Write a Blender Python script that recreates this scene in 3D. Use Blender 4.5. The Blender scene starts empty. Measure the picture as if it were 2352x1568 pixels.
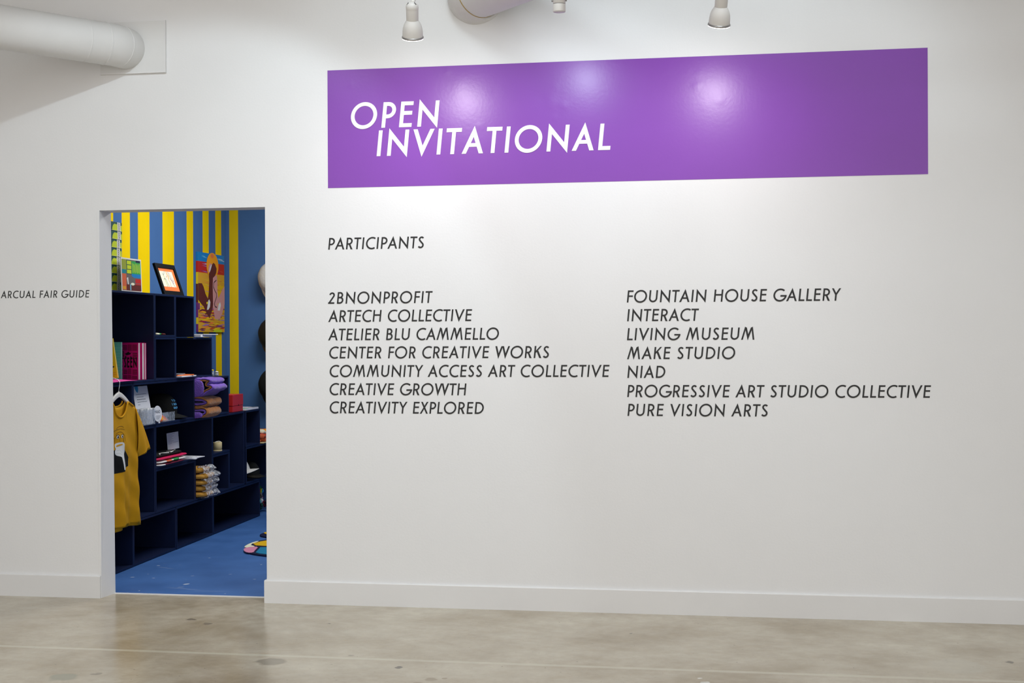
import bpy, bmesh, math, random
from mathutils import Vector, Matrix, Euler
random.seed(7)
PI = math.pi
SC = bpy.context.scene
COL = SC.collection

# ------------------------------------------------------------------ camera
F_PX, YAW, PITCH, ROLL = 2857.399, 0.150535, -0.002908, 0.004578
CAM = Vector((2.31543, -6.42223, 1.41994))
cd = bpy.data.cameras.new('camera'); cam = bpy.data.objects.new('camera', cd); COL.objects.link(cam)
cd.sensor_fit = 'HORIZONTAL'; cd.sensor_width = 36.0; cd.lens = F_PX / 2352 * 36.0
cd.clip_start = 0.05; cd.clip_end = 100
R = Matrix.Rotation(YAW, 4, 'Z') @ Matrix.Rotation(PI / 2 + PITCH, 4, 'X') @ Matrix.Rotation(-ROLL, 4, 'Z')
cam.matrix_world = Matrix.Translation(CAM) @ R
SC.camera = cam
SC.view_settings.view_transform = 'Standard'
SC.view_settings.look = 'None'
SC.view_settings.gamma = 1.0
SC.view_settings.use_curve_mapping = False
SC.view_settings.exposure = 0.0

# ------------------------------------------------------------------ world and room lights
w = bpy.data.worlds.new('world'); SC.world = w; w.use_nodes = True
w.node_tree.nodes['Background'].inputs[0].default_value = (1.0, 0.962, 0.94, 1)
w.node_tree.nodes['Background'].inputs[1].default_value = 1.74

def light(name, kind, loc, energy, color=(1, 1, 1), target=None, **kw):
    l = bpy.data.lights.new(name, kind); l.energy = energy; l.color = color
    for k, v in kw.items(): setattr(l, k, v)
    o = bpy.data.objects.new(name, l); COL.objects.link(o); o.location = loc
    if target is not None:
        o.rotation_euler = (Vector(target) - Vector(loc)).to_track_quat('-Z', 'Y').to_euler()
    return o
light('ceiling_panel_light', 'AREA', (1.6, -3.6, 4.1), 82, (.86, .95, 1), (1.6, -3.6, 0), shape='RECTANGLE', size=5.0, size_y=2.0)
light('unseen_flood_light', 'SPOT', (1.2, -1.6, 4.2), 50, (.80, .93, 1), (1.1, 0, 1.6), spot_size=math.radians(86), spot_blend=.5, shadow_soft_size=.26)
light('unseen_flood_light', 'SPOT', (2.7, -1.6, 4.2), 78, (.82, .93, 1), (2.4, 0, 1.8), spot_size=math.radians(82), spot_blend=.5, shadow_soft_size=.30)  # unseen flood added to brighten the right part of the wall
light('side_flood_light', 'SPOT', (.21, -2.2, 3.77), 62, (.80, .92, 1), (-.5, 0, 1.2), spot_size=math.radians(70), spot_blend=.3, shadow_soft_size=.035)
light('shop_ceiling_light', 'AREA', (-0.15, 1.95, 2.9), 52, (1, .985, .96), (-0.35, 1.95, 0), shape='RECTANGLE', size=0.9, size_y=1.3)

# ------------------------------------------------------------------ materials
def mat(name, color, rough=.5, spec=.5, noise=0.0, nscale=20, bump=0.0, bscale=200, metal=0, coat=0, emit=None, estr=0, sheen=0):
    m = bpy.data.materials.new(name); m.use_nodes = True
    nt = m.node_tree; b = nt.nodes['Principled BSDF']
    b.inputs['Roughness'].default_value = rough
    b.inputs['Specular IOR Level'].default_value = spec
    b.inputs['Metallic'].default_value = metal
    b.inputs['Coat Weight'].default_value = coat
    b.inputs['Sheen Weight'].default_value = sheen
    b.inputs['Base Color'].default_value = (*color, 1)
    tc = nt.nodes.new('ShaderNodeTexCoord')
    n = nt.nodes.new('ShaderNodeTexNoise'); n.inputs['Scale'].default_value = nscale; n.inputs['Detail'].default_value = 4
    nt.links.new(tc.outputs['Object'], n.inputs['Vector'])
    mx = nt.nodes.new('ShaderNodeMix'); mx.data_type = 'RGBA'
    k = max(noise, .02)
    mx.inputs[6].default_value = (*[c * (1 - k) for c in color], 1)
    mx.inputs[7].default_value = (*[min(1, c * (1 + k)) for c in color], 1)
    nt.links.new(n.outputs['Fac'], mx.inputs[0]); nt.links.new(mx.outputs[2], b.inputs['Base Color'])
    if bump:
        n2 = nt.nodes.new('ShaderNodeTexNoise'); n2.inputs['Scale'].default_value = bscale; n2.inputs['Detail'].default_value = 3
        nt.links.new(tc.outputs['Object'], n2.inputs['Vector'])
        bp = nt.nodes.new('ShaderNodeBump'); bp.inputs['Strength'].default_value = bump; bp.inputs['Distance'].default_value = .01
        nt.links.new(n2.outputs['Fac'], bp.inputs['Height']); nt.links.new(bp.outputs['Normal'], b.inputs['Normal'])
    if emit:
        b.inputs['Emission Color'].default_value = (*emit, 1); b.inputs['Emission Strength'].default_value = estr
    return m
def s2l(r, g, b):
    f = lambda c: (c / 255 / 12.92) if c / 255 <= .04045 else ((c / 255 + .055) / 1.055) ** 2.4
    return (f(r), f(g), f(b))

M = {}
M['wall'] = mat('white_wall_paint', (.80, .80, .80), .55, .35, .012, 3, .05, 90)
M['trim'] = mat('white_trim_paint', (.76, .755, .75), .4, .4, .015, 6, .03, 60)
M['ceiling'] = mat('ceiling_paint', (.72, .71, .70), .8, .2)
M['purple'] = mat('purple_paint', (.20, .033, .385), .33, .62, .03, 5, .035, 60)
M['black_vinyl'] = mat('black_vinyl', (.012, .012, .012), .45, .4)
M['white_vinyl'] = mat('white_vinyl', (.83, .83, .83), .5, .3)
M['duct'] = mat('duct_paint', (.74, .74, .73), .55, .35, .03, 8, .12, 14)
M['tape'] = mat('duct_wrap', (.74, .73, .71), .7, .3, .06, 25, .5, 25)
M['gold'] = mat('gold_sealant', (.42, .30, .10), .5, .4, .2, 60)
M['lamp_white'] = mat('lamp_enamel', (.72, .70, .67), .4, .4)
M['lamp_rim'] = mat('lamp_rim_metal', (.35, .34, .33), .3, .5, metal=.7)
M['lamp_glow'] = mat('lamp_glow', (1, 1, 1), .5, .5, emit=(1, .98, .95), estr=6)
M['lamp_dark'] = mat('lamp_slot', (.10, .10, .10), .5)
M['navy'] = mat('navy_shelf_paint', s2l(16, 27, 58), .45, .25, .12, 9)
M['white_paper'] = mat('white_paper', (.72, .74, .78), .6, .3)
M['ivory'] = mat('ivory_card', (.66, .56, .30), .6, .3, .04)
M['red'] = mat('red_lacquer', (.50, .018, .02), .4, .5, .05)
M['mustard'] = mat('mustard_cotton', (.60, .295, .006), .85, .2, .06, 30, .15, 400)
M['hanger'] = mat('white_plastic', (.75, .73, .68), .35, .5)
M['steel'] = mat('steel_wire', (.6, .6, .6), .3, .5, metal=1)
M['black'] = mat('matte_black', (.005, .005, .005), .6, .12)
M['black_fabric'] = mat('black_fabric', (.012, .013, .013), .9, .1, .2, 60, .2, 300)
M['white_fabric'] = mat('white_fabric', (.62, .62, .60), .85, .2, .06, 30, .3, 60)
M['purple_plush'] = mat('purple_plush', (.20, .10, .50), .95, .1, .15, 40, .6, 120, sheen=.3)
M['brown_plush'] = mat('brown_plush', (.42, .17, .045), .95, .1, .3, 60, .8, 90, sheen=.3)
M['caramel'] = mat('caramel_fabric', (.52, .27, .05), .9, .1, .15, 50, .3, 120)
def flat(name, r, g, b, rough=.6): 
    M[name] = mat(name, s2l(r, g, b), rough, .3)
for nm, c in dict(c_yellow=(232, 205, 20), c_lime=(196, 212, 30), c_darkgreen=(18, 78, 70), c_green=(45, 160, 75), c_teal=(20, 130, 140),
                  c_blue=(20, 125, 190), c_skyblue=(110, 190, 220), c_orange=(235, 120, 60), c_sun=(245, 160, 20), c_red=(190, 35, 30),
                  c_brown=(98, 38, 30), c_pink=(212, 150, 145), c_magenta=(216, 20, 130), c_hotpink=(240, 80, 170), c_purple=(110, 40, 120),
                  c_lilac=(160, 110, 170), c_grey=(105, 100, 98), c_white=(225, 225, 220), c_cream=(235, 235, 205), c_aqua=(90, 185, 175),
                  c_seafoam=(80, 170, 165), c_ochre=(215, 160, 40), c_navy=(20, 25, 60), c_signblue=(50, 140, 185), c_capblue=(90, 170, 225),
                  c_textgrey=(110, 115, 125), c_rugpink=(215, 140, 170), c_rugyellow=(225, 180, 10), c_rugblue=(25, 125, 165), c_maroon=(105, 20, 50),
                  c_olive=(150, 160, 50), c_crimson=(205, 25, 85), c_terracotta=(210, 100, 60), c_ink=(25, 20, 25), c_camo=(90, 70, 35), c_darkcamo=(28, 26, 20)).items():
    flat(nm, *c)

# clear plastic
def plastic(name, tint, mixf, rough=.12):
    m = bpy.data.materials.new(name); m.use_nodes = True; nt = m.node_tree; nt.nodes.clear()
    o = nt.nodes.new('ShaderNodeOutputMaterial'); t = nt.nodes.new('ShaderNodeBsdfTransparent'); g = nt.nodes.new('ShaderNodeBsdfPrincipled')
    g.inputs['Base Color'].default_value = (*tint, 1); g.inputs['Roughness'].default_value = rough; g.inputs['Specular IOR Level'].default_value = .8
    mx = nt.nodes.new('ShaderNodeMixShader'); tc = nt.nodes.new('ShaderNodeTexCoord'); n = nt.nodes.new('ShaderNodeTexNoise')
    n.inputs['Scale'].default_value = 70; nt.links.new(tc.outputs['Object'], n.inputs['Vector'])
    mr = nt.nodes.new('ShaderNodeMapRange'); mr.inputs[1].default_value = .42; mr.inputs[2].default_value = .62
    mr.inputs[3].default_value = mixf * .25; mr.inputs[4].default_value = mixf
    nt.links.new(n.outputs['Fac'], mr.inputs[0]); nt.links.new(mr.outputs[0], mx.inputs[0])
    nt.links.new(t.outputs[0], mx.inputs[1]); nt.links.new(g.outputs[0], mx.inputs[2]); nt.links.new(mx.outputs[0], o.inputs[0])
    return m
M['clear_film'] = plastic('clear_film', (.75, .78, .82), .75)
M['acrylic'] = plastic('clear_acrylic', (.55, .62, .72), .35, .08)

# polished concrete floor: mottled, with a filled joint line and a few stains
def node(nt, kind, **kw):
    n = nt.nodes.new(kind)
    for k, v in kw.items(): setattr(n, k, v)
    return n
def concrete():
    m = bpy.data.materials.new('polished_concrete'); m.use_nodes = True; nt = m.node_tree; L = nt.links
    b = nt.nodes['Principled BSDF']; tc = node(nt, 'ShaderNodeTexCoord')
    mp = node(nt, 'ShaderNodeMapping'); mp.inputs['Scale'].default_value = (1.0, 1.25, 1); L.new(tc.outputs['Object'], mp.inputs['Vector'])
    n1 = node(nt, 'ShaderNodeTexNoise'); n1.inputs['Scale'].default_value = 1.7; n1.inputs['Detail'].default_value = 6; n1.inputs['Roughness'].default_value = .6
    n2 = node(nt, 'ShaderNodeTexNoise'); n2.inputs['Scale'].default_value = 13; n2.inputs['Detail'].default_value = 9; n2.inputs['Roughness'].default_value = .72
    n3 = node(nt, 'ShaderNodeTexNoise'); n3.inputs['Scale'].default_value = 55; n3.inputs['Detail'].default_value = 3
    for n in (n1, n2, n3): L.new(mp.outputs[0], n.inputs['Vector'])
    cr = node(nt, 'ShaderNodeValToRGB'); e = cr.color_ramp.elements
    e[0].position = .36; e[0].color = (*s2l(164, 151, 128), 1); e[1].position = .66; e[1].color = (*s2l(194, 185, 166), 1)
    md = cr.color_ramp.elements.new(.5); md.color = (*s2l(181, 170, 150), 1)
    L.new(n1.outputs['Fac'], cr.inputs[0])
    cr2 = node(nt, 'ShaderNodeValToRGB'); e = cr2.color_ramp.elements
    e[0].position = .34; e[0].color = (.88, .87, .86, 1); e[1].position = .66; e[1].color = (1.06, 1.06, 1.06, 1)
    L.new(n2.outputs['Fac'], cr2.inputs[0])
    mul = node(nt, 'ShaderNodeMix', data_type='RGBA', blend_type='MULTIPLY'); mul.inputs[0].default_value = .85
    L.new(cr.outputs[0], mul.inputs[6]); L.new(cr2.outputs[0], mul.inputs[7])
    # speckle of fine dark pits
    pit = node(nt, 'ShaderNodeMapRange'); pit.inputs[1].default_value = .70; pit.inputs[2].default_value = .76; L.new(n3.outputs['Fac'], pit.inputs[0])
    mix2 = node(nt, 'ShaderNodeMix', data_type='RGBA'); mix2.inputs[7].default_value = (.13, .12, .10, 1)
    L.new(pit.outputs[0], mix2.inputs[0]); L.new(mul.outputs[2], mix2.inputs[6])
    sep = node(nt, 'ShaderNodeSeparateXYZ'); L.new(tc.outputs['Object'], sep.inputs[0])
    # filled saw-cut joint parallel to the wall
    d = node(nt, 'ShaderNodeMath', operation='ADD'); d.inputs[1].default_value = 1.068; L.new(sep.outputs['Y'], d.inputs[0])
    a = node(nt, 'ShaderNodeMath', operation='ABSOLUTE'); L.new(d.outputs[0], a.inputs[0])
    jm = node(nt, 'ShaderNodeMapRange'); jm.inputs[1].default_value = .013; jm.inputs[2].default_value = .018; jm.inputs[3].default_value = .55; jm.inputs[4].default_value = 0
    L.new(a.outputs[0], jm.inputs[0])
    mix3 = node(nt, 'ShaderNodeMix', data_type='RGBA'); mix3.inputs[7].default_value = (*s2l(206, 200, 180), 1)
    L.new(jm.outputs[0], mix3.inputs[0]); L.new(mix2.outputs[2], mix3.inputs[6])
    out = mix3.outputs[2]
    # irregular stains and chips with their own shapes
    wob = node(nt, 'ShaderNodeVectorMath', operation='SCALE'); wob.inputs['Scale'].default_value = .06
    nz = node(nt, 'ShaderNodeTexNoise'); nz.inputs['Scale'].default_value = 14; L.new(tc.outputs['Object'], nz.inputs['Vector'])
    sub = node(nt, 'ShaderNodeVectorMath', operation='SUBTRACT'); sub.inputs[1].default_value = (.5, .5, .5); L.new(nz.outputs['Color'], sub.inputs[0]); L.new(sub.outputs[0], wob.inputs[0])
    wp = node(nt, 'ShaderNodeVectorMath', operation='ADD'); L.new(tc.outputs['Object'], wp.inputs[0]); L.new(wob.outputs[0], wp.inputs[1])
    for (x, y, r, col, s) in [(.44, -1.17, .055, (128, 119, 103), .7), (-.244, -.432, .022, (105, 95, 85), .7), (-.127, -.513, .02, (115, 105, 95), .6),
                              (-.344, -1.532, .05, (148, 146, 128), .8), (1.199, -1.36, .02, (140, 126, 104), .6), (1.25, -1.33, .012, (135, 122, 100), .6), (1.16, -1.42, .014, (140, 126, 104), .5), (.76, -1.022, .012, (120, 114, 104), .6),
                              (1.977, -.448, .008, (70, 65, 60), .9), (.481, -.433, .008, (60, 55, 50), .9), (3.646, -.764, .018, (95, 88, 78), .8),
                              (3.402, -.855, .10, (190, 184, 168), .4), (-.227, -1.46, .02, (120, 108, 95), .6), (1.02, -1.19, .012, (85, 80, 75), .8),
                              (2.30, -1.19, .010, (215, 210, 200), .9), (2.33, -1.26, .012, (210, 206, 196), .9), (2.62, -1.35, .008, (220, 216, 206), .9)]:
        ds = node(nt, 'ShaderNodeVectorMath', operation='DISTANCE'); ds.inputs[1].default_value = (x, y, 0); L.new(wp.outputs[0], ds.inputs[0])
        r1 = node(nt, 'ShaderNodeMapRange'); r1.inputs[1].default_value = r; r1.inputs[2].default_value = r * 1.35; r1.inputs[3].default_value = s; r1.inputs[4].default_value = 0
        L.new(ds.outputs['Value'], r1.inputs[0])
        mxx = node(nt, 'ShaderNodeMix', data_type='RGBA'); mxx.inputs[7].default_value = (*s2l(*col), 1)
        L.new(r1.outputs[0], mxx.inputs[0]); L.new(out, mxx.inputs[6]); out = mxx.outputs[2]
    L.new(out, b.inputs['Base Color'])
    rr = node(nt, 'ShaderNodeMapRange'); rr.inputs[3].default_value = .13; rr.inputs[4].default_value = .30; L.new(n2.outputs['Fac'], rr.inputs[0]); L.new(rr.outputs[0], b.inputs['Roughness'])
    b.inputs['Specular IOR Level'].default_value = .38
    bp = node(nt, 'ShaderNodeBump'); bp.inputs['Strength'].default_value = .04; bp.inputs['Distance'].default_value = .01; L.new(n1.outputs['Fac'], bp.inputs['Height']); L.new(bp.outputs[0], b.inputs['Normal'])
    return m
M['concrete'] = concrete()

def blue_floor():
    m = bpy.data.materials.new('blue_painted_floor'); m.use_nodes = True; nt = m.node_tree; L = nt.links
    b = nt.nodes['Principled BSDF']; tc = node(nt, 'ShaderNodeTexCoord')
    n1 = node(nt, 'ShaderNodeTexNoise'); n1.inputs['Scale'].default_value = 3; n1.inputs['Detail'].default_value = 8; L.new(tc.outputs['Object'], n1.inputs['Vector'])
    cr = node(nt, 'ShaderNodeValToRGB'); e = cr.color_ramp.elements
    e[0].position = .35; e[0].color = (*s2l(55, 96, 156), 1); e[1].position = .68; e[1].color = (*s2l(70, 114, 178), 1); L.new(n1.outputs['Fac'], cr.inputs[0])
    mp = node(nt, 'ShaderNodeMapping'); mp.inputs['Scale'].default_value = (6, 26, 1); mp.inputs['Rotation'].default_value = (0, 0, .5); L.new(tc.outputs['Object'], mp.inputs['Vector'])
    n2 = node(nt, 'ShaderNodeTexNoise'); n2.inputs['Scale'].default_value = 2.2; n2.inputs['Detail'].default_value = 5; L.new(mp.outputs[0], n2.inputs['Vector'])
    mr = node(nt, 'ShaderNodeMapRange'); mr.inputs[1].default_value = .735; mr.inputs[2].default_value = .77; L.new(n2.outputs['Fac'], mr.inputs[0])
    mx = node(nt, 'ShaderNodeMix', data_type='RGBA'); mx.inputs[7].default_value = (*s2l(200, 212, 225), 1)
    L.new(mr.outputs[0], mx.inputs[0]); L.new(cr.outputs[0], mx.inputs[6]); out = mx.outputs[2]
    for (x, y, rx, ry, ang) in [(-1.06, .97, .012, .006, 0), (-1.05, .588, .014, .006, .2), (-.912, .579, .010, .005, 0), (-.709, .673, .012, .004, .3), (-.642, .429, .013, .022, -.5), (-.87, .151, .006, .004, 0), (-.428, 1.085, .006, .008, 0), (-.98, .90, .075, .003, -.35),
                                (-.638, .34, .02, .003, .4), (-.315, .198, .006, .004, 0), (-.831, .216, .005, .006, 0), (-.60, .30, .12, .0035, -.18), (-.42, .255, .12, .0025, .05), (-.30, .62, .010, .004, 0), (-.5, .75, .012, .003, .6), (-1.0, .692, .006, .003, 0)]:
        m1 = node(nt, 'ShaderNodeMapping', vector_type='TEXTURE'); m1.inputs['Location'].default_value = (x, y, 0); m1.inputs['Rotation'].default_value = (0, 0, ang); m1.inputs['Scale'].default_value = (rx, ry, 1)
        L.new(tc.outputs['Object'], m1.inputs['Vector']); ln = node(nt, 'ShaderNodeVectorMath', operation='LENGTH'); L.new(m1.outputs[0], ln.inputs[0])
        r1 = node(nt, 'ShaderNodeMapRange'); r1.inputs[1].default_value = .7; r1.inputs[2].default_value = 1.15; r1.inputs[3].default_value = .75 if rx < .05 else .35; r1.inputs[4].default_value = 0; L.new(ln.outputs['Value'], r1.inputs[0])
        mm = node(nt, 'ShaderNodeMix', data_type='RGBA'); mm.inputs[7].default_value = (*s2l(205, 215, 225), 1); L.new(r1.outputs[0], mm.inputs[0]); L.new(out, mm.inputs[6]); out = mm.outputs[2]
    L.new(out, b.inputs['Base Color'])
    b.inputs['Roughness'].default_value = .5; b.inputs['Specular IOR Level'].default_value = .35
    return m
M['blue_floor'] = blue_floor()

def striped(name, axis, edges, blue, yellow, lo, hi):
    """blue wall with painted yellow stripes: edges lists the stripe boundaries along one axis, starting with yellow"""
    m = bpy.data.materials.new(name); m.use_nodes = True; nt = m.node_tree; L = nt.links
    b = nt.nodes['Principled BSDF']; tc = node(nt, 'ShaderNodeTexCoord'); sp = node(nt, 'ShaderNodeSeparateXYZ'); L.new(tc.outputs['Object'], sp.inputs[0])
    mr = node(nt, 'ShaderNodeMapRange'); mr.inputs[1].default_value = lo; mr.inputs[2].default_value = hi; L.new(sp.outputs[axis], mr.inputs[0])
    cr = node(nt, 'ShaderNodeValToRGB'); cr.color_ramp.interpolation = 'CONSTANT'; el = cr.color_ramp.elements
    el[0].position = 0; el[0].color = (*blue, 1); el[1].position = (edges[0] - lo) / (hi - lo); el[1].color = (*yellow, 1)
    cur = False
    for x in edges[1:]:
        e = el.new((x - lo) / (hi - lo)); e.color = (*(yellow if cur else blue), 1); cur = not cur
    L.new(mr.outputs[0], cr.inputs[0])
    n = node(nt, 'ShaderNodeTexNoise'); n.inputs['Scale'].default_value = 6; n.inputs['Detail'].default_value = 4; L.new(tc.outputs['Object'], n.inputs['Vector'])
    c2 = node(nt, 'ShaderNodeValToRGB'); c2.color_ramp.elements[0].color = (.9, .9, .9, 1); c2.color_ramp.elements[1].color = (1.06, 1.06, 1.06, 1); L.new(n.outputs['Fac'], c2.inputs[0])
    mu = node(nt, 'ShaderNodeMix', data_type='RGBA', blend_type='MULTIPLY'); mu.inputs[0].default_value = 1
    L.new(cr.outputs[0], mu.inputs[6]); L.new(c2.outputs[0], mu.inputs[7]); L.new(mu.outputs[2], b.inputs['Base Color'])
    b.inputs['Roughness'].default_value = .7; b.inputs['Specular IOR Level'].default_value = .1
    return m
BLUE = s2l(72, 110, 162); YEL = s2l(242, 208, 0)
LE = [1.40, 1.514, 1.63, 1.762, 1.884, 2.074, 2.295, 2.495, 2.72, 2.85, 3.044, 3.16, 3.306, 3.437]
# stripes: yellow spans
LE = [1.33, 1.514, 1.63, 1.762, 1.884, 2.074, 2.295, 2.495, 2.72, 2.85, 3.044, 3.16, 3.306, 3.437]
M['stripes_side'] = striped('striped_wall_paint', 'Y', LE, BLUE, YEL, 0, 4)
M['stripes_back'] = striped('striped_back_wall_paint', 'X', [-1.603, -1.523], BLUE, s2l(226, 198, 22), -2, 3)
M['blue_paint'] = mat('blue_wall_paint', BLUE, .6, .3, .04, 5)

# ------------------------------------------------------------------ mesh helpers
class MB:
    def __init__(s): s.v = []; s.f = []; s.m = []; s.mats = []; s.smooth = []
    def mi(s, m):
        m = M[m] if isinstance(m, str) else m
        if m not in s.mats: s.mats.append(m)
        return s.mats.index(m)
    def add(s, vs, fs, m, smooth=False):
        o = len(s.v); i = s.mi(m); s.v += [Vector(x) for x in vs]
        for f in fs: s.f.append([o + k for k in f]); s.m.append(i); s.smooth.append(smooth)
        return s
    def box(s, a, b, m):
        (x0, y0, z0), (x1, y1, z1) = a, b
        return s.add([(x0, y0, z0), (x1, y0, z0), (x1, y1, z0), (x0, y1, z0), (x0, y0, z1), (x1, y0, z1), (x1, y1, z1), (x0, y1, z1)],
                     [(0, 3, 2, 1), (4, 5, 6, 7), (0, 1, 5, 4), (1, 2, 6, 5), (2, 3, 7, 6), (3, 0, 4, 7)], m)
    def prism(s, poly, B, t0, t1, m):
        """poly in 2D on basis B=(origin,u,v,n) from depth t0 to t1 along n"""
        o, u, v, n = [Vector(x) for x in B]; k = len(poly)
        ar = sum(poly[i][0] * poly[(i + 1) % k][1] - poly[(i + 1) % k][0] * poly[i][1] for i in range(k))
        if (ar < 0) != (u.cross(v).dot(n) < 0): poly = poly[::-1]
        if t0 > t1: t0, t1 = t1, t0
        vs = [o + u * a + v * b + n * t0 for a, b in poly] + [o + u * a + v * b + n * t1 for a, b in poly]
        fs = [tuple(range(k))[::-1], tuple(range(k, 2 * k))] + [(i, (i + 1) % k, k + (i + 1) % k, k + i) for i in range(k)]
        return s.add(vs, fs, m)
    def tube(s, pts, r, m, n=12, caps=True, smooth=True, rs=None):
        pts = [Vector(p) for p in pts]; vs = []; fs = []
        up = Vector((0, 0, 1)); prev = None
        for i, p in enumerate(pts):
            d = (pts[min(i + 1, len(pts) - 1)] - pts[max(i - 1, 0)]).normalized()
            if prev is None:
                a = d.cross(up if abs(d.z) < .9 else Vector((1, 0, 0))).normalized()
            else: a = (prev - d * prev.dot(d)).normalized()
            prev = a; b = d.cross(a)
            rr = rs[i] if rs else r
            for k in range(n):
                t = 2 * PI * k / n; vs.append(p + a * math.cos(t) * rr + b * math.sin(t) * rr)
        for i in range(len(pts) - 1):
            for k in range(n):
                fs.append((i * n + k, i * n + (k + 1) % n, (i + 1) * n + (k + 1) % n, (i + 1) * n + k))
        s.add(vs, fs, m, smooth)
        if caps:
            s.add(vs[:n], [tuple(range(n))[::-1]], m); s.add(vs[-n:], [tuple(range(n))], m)
        return s
    def lathe(s, prof, o, ax, m, n=28, smooth=True):
        """prof = [(r, h)] about axis ax from o"""
        ax = Vector(ax).normalized(); a = ax.cross(Vector((0, 0, 1)) if abs(ax.z) < .9 else Vector((1, 0, 0))).normalized(); b = ax.cross(a); o = Vector(o)
        vs = []; fs = []
        for r, h in prof:
            for k in range(n):
                t = 2 * PI * k / n; vs.append(o + ax * h + (a * math.cos(t) + b * math.sin(t)) * max(r, 1e-4))
        for i in range(len(prof) - 1):
            for k in range(n): fs.append((i * n + k, i * n + (k + 1) % n, (i + 1) * n + (k + 1) % n, (i + 1) * n + k))
        return s.add(vs, fs, m, smooth)
    def grid(s, fn, nu, nv, m, smooth=True, closed=False):
        vs = [fn(i / nu, j / nv) for j in range(nv + 1) for i in range(nu + 1)]
        fs = [(j * (nu + 1) + i, j * (nu + 1) + i + 1, (j + 1) * (nu + 1) + i + 1, (j + 1) * (nu + 1) + i) for j in range(nv) for i in range(nu)]
        return s.add(vs, fs, m, smooth)
    def build(s, name, parent=None, loc=None, bevel=0, subsurf=0, solid=0, recalc=True):
        if parent is not None: o0 = parent_world(parent)
        elif loc is not None: o0 = Vector(loc)
        else:
            xs = [v.x for v in s.v]; ys = [v.y for v in s.v]; zs = [v.z for v in s.v]
            o0 = Vector(((min(xs) + max(xs)) / 2, (min(ys) + max(ys)) / 2, min(zs)))
        if loc is None and parent is not None: loc = o0
        me = bpy.data.meshes.new(name); me.from_pydata([v - o0 for v in s.v], [], s.f)
        for m in s.mats: me.materials.append(m)
        me.polygons.foreach_set('material_index', s.m); me.polygons.foreach_set('use_smooth', s.smooth)
        if recalc:
            bm = bmesh.new(); bm.from_mesh(me); bmesh.ops.remove_doubles(bm, verts=bm.verts, dist=1e-6); bmesh.ops.recalc_face_normals(bm, faces=bm.faces); bm.to_mesh(me); bm.free()
        me.update()
        o = bpy.data.objects.new(name, me); COL.objects.link(o)
        if parent is not None: o.parent = parent
        else: o.location = o0
        if solid:
            md = o.modifiers.new('solidify', 'SOLIDIFY'); md.thickness = solid; md.offset = 0
        if bevel:
            md = o.modifiers.new('bevel', 'BEVEL'); md.width = bevel; md.segments = 2; md.limit_method = 'ANGLE'
        if subsurf:
            md = o.modifiers.new('subsurf', 'SUBSURF'); md.levels = subsurf; md.render_levels = subsurf
        return o
def parent_world(p):
    v = Vector((0, 0, 0))
    while p is not None: v += p.location; p = p.parent
    return v
def tag(o, label=None, cat=None, group=None, kind=None):
    if label: o['label'] = label
    if cat: o['category'] = cat
    if group: o['group'] = group
    if kind: o['kind'] = kind
    return o
def thing(name, loc, label, cat, group=None):
    o = bpy.data.objects.new(name, None); COL.objects.link(o); o.location = loc; o.empty_display_size = .05
    return tag(o, label, cat, group)
def rotv(vs, ang, axis, c):
    Rm = Matrix.Rotation(ang, 3, axis); c = Vector(c)
    return [Rm @ (Vector(v) - c) + c for v in vs]
def S(name, mb, **k): return tag(mb.build(name, loc=(0, 0, 0), **k), kind='structure')

# ------------------------------------------------------------------ room shell
WT = .13; DX0 = -.951; DZ = 2.13; H1 = 4.3; XL, XR = -4.5, 7.0
wf = MB()
# main wall with the doorway; the left jamb is slightly out of plumb
xb = -.9375; xt = -.962
wf.box((XL, 0, 0), (DX0, WT, H1), 'wall')
wf.box((0, 0, 0), (XR, WT, H1), 'wall')
wf.box((DX0, 0, DZ), (0, WT, H1), 'wall')
# patched return on the left reveal, a little wider at the floor
wf.add([(DX0, .0, 0), (DX0 + .002, .0, 0), (xb + .006, WT, 0), (DX0, WT, 0), (DX0, .0, DZ), (DX0 + .002, .0, DZ), (DX0 + .004, WT, DZ), (DX0, WT, DZ)],
       [(0, 3, 2, 1), (4, 5, 6, 7), (0, 1, 5, 4), (1, 2, 6, 5), (2, 3, 7, 6), (3, 0, 4, 7)], 'wall')
S('wall_front', wf)
cb = MB(); cb.box((DX0 - .012, -.0025, .1226), (DX0, 0, DZ), 'wall')
S('trim_1', cb, bevel=.001)
S('floor', MB().box((XL, -10, -.1), (XR, .125, 0), 'concrete'))
S('trim_2', MB().box((DX0, .118, -.001), (0, .140, .0025), 'trim'))
def baseboard(name, x0, x1):
    mb = MB(); prof = [(0, 0), (-.012, 0), (-.012, .118), (-.009, .1226), (0, .1226)]
    n = len(prof); vs = [(x0, a, b) for a, b in prof] + [(x1, a, b) for a, b in prof]
    mb.add(vs, [tuple(range(n)), tuple(range(2 * n - 1, n - 1, -1))] + [(i, (i + 1) % n, n + (i + 1) % n, n + i) for i in range(n)], 'trim')
    return mb
S('baseboard_left', baseboard('b', XL, DX0))
bb = baseboard('b', -.011, XR); bb.box((-.011, 0, 0), (0, .03, .1226), 'trim')
S('baseboard_right', bb)
S('ceiling', MB().box((XL, -10, H1), (XR, WT, H1 + .1), 'ceiling'))
S('wall_left', MB().box((XL - .1, -10, 0), (XL, WT, H1), 'wall'))
S('wall_right', MB().box((XR, -10, 0), (XR + .1, WT, H1), 'wall'))
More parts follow.
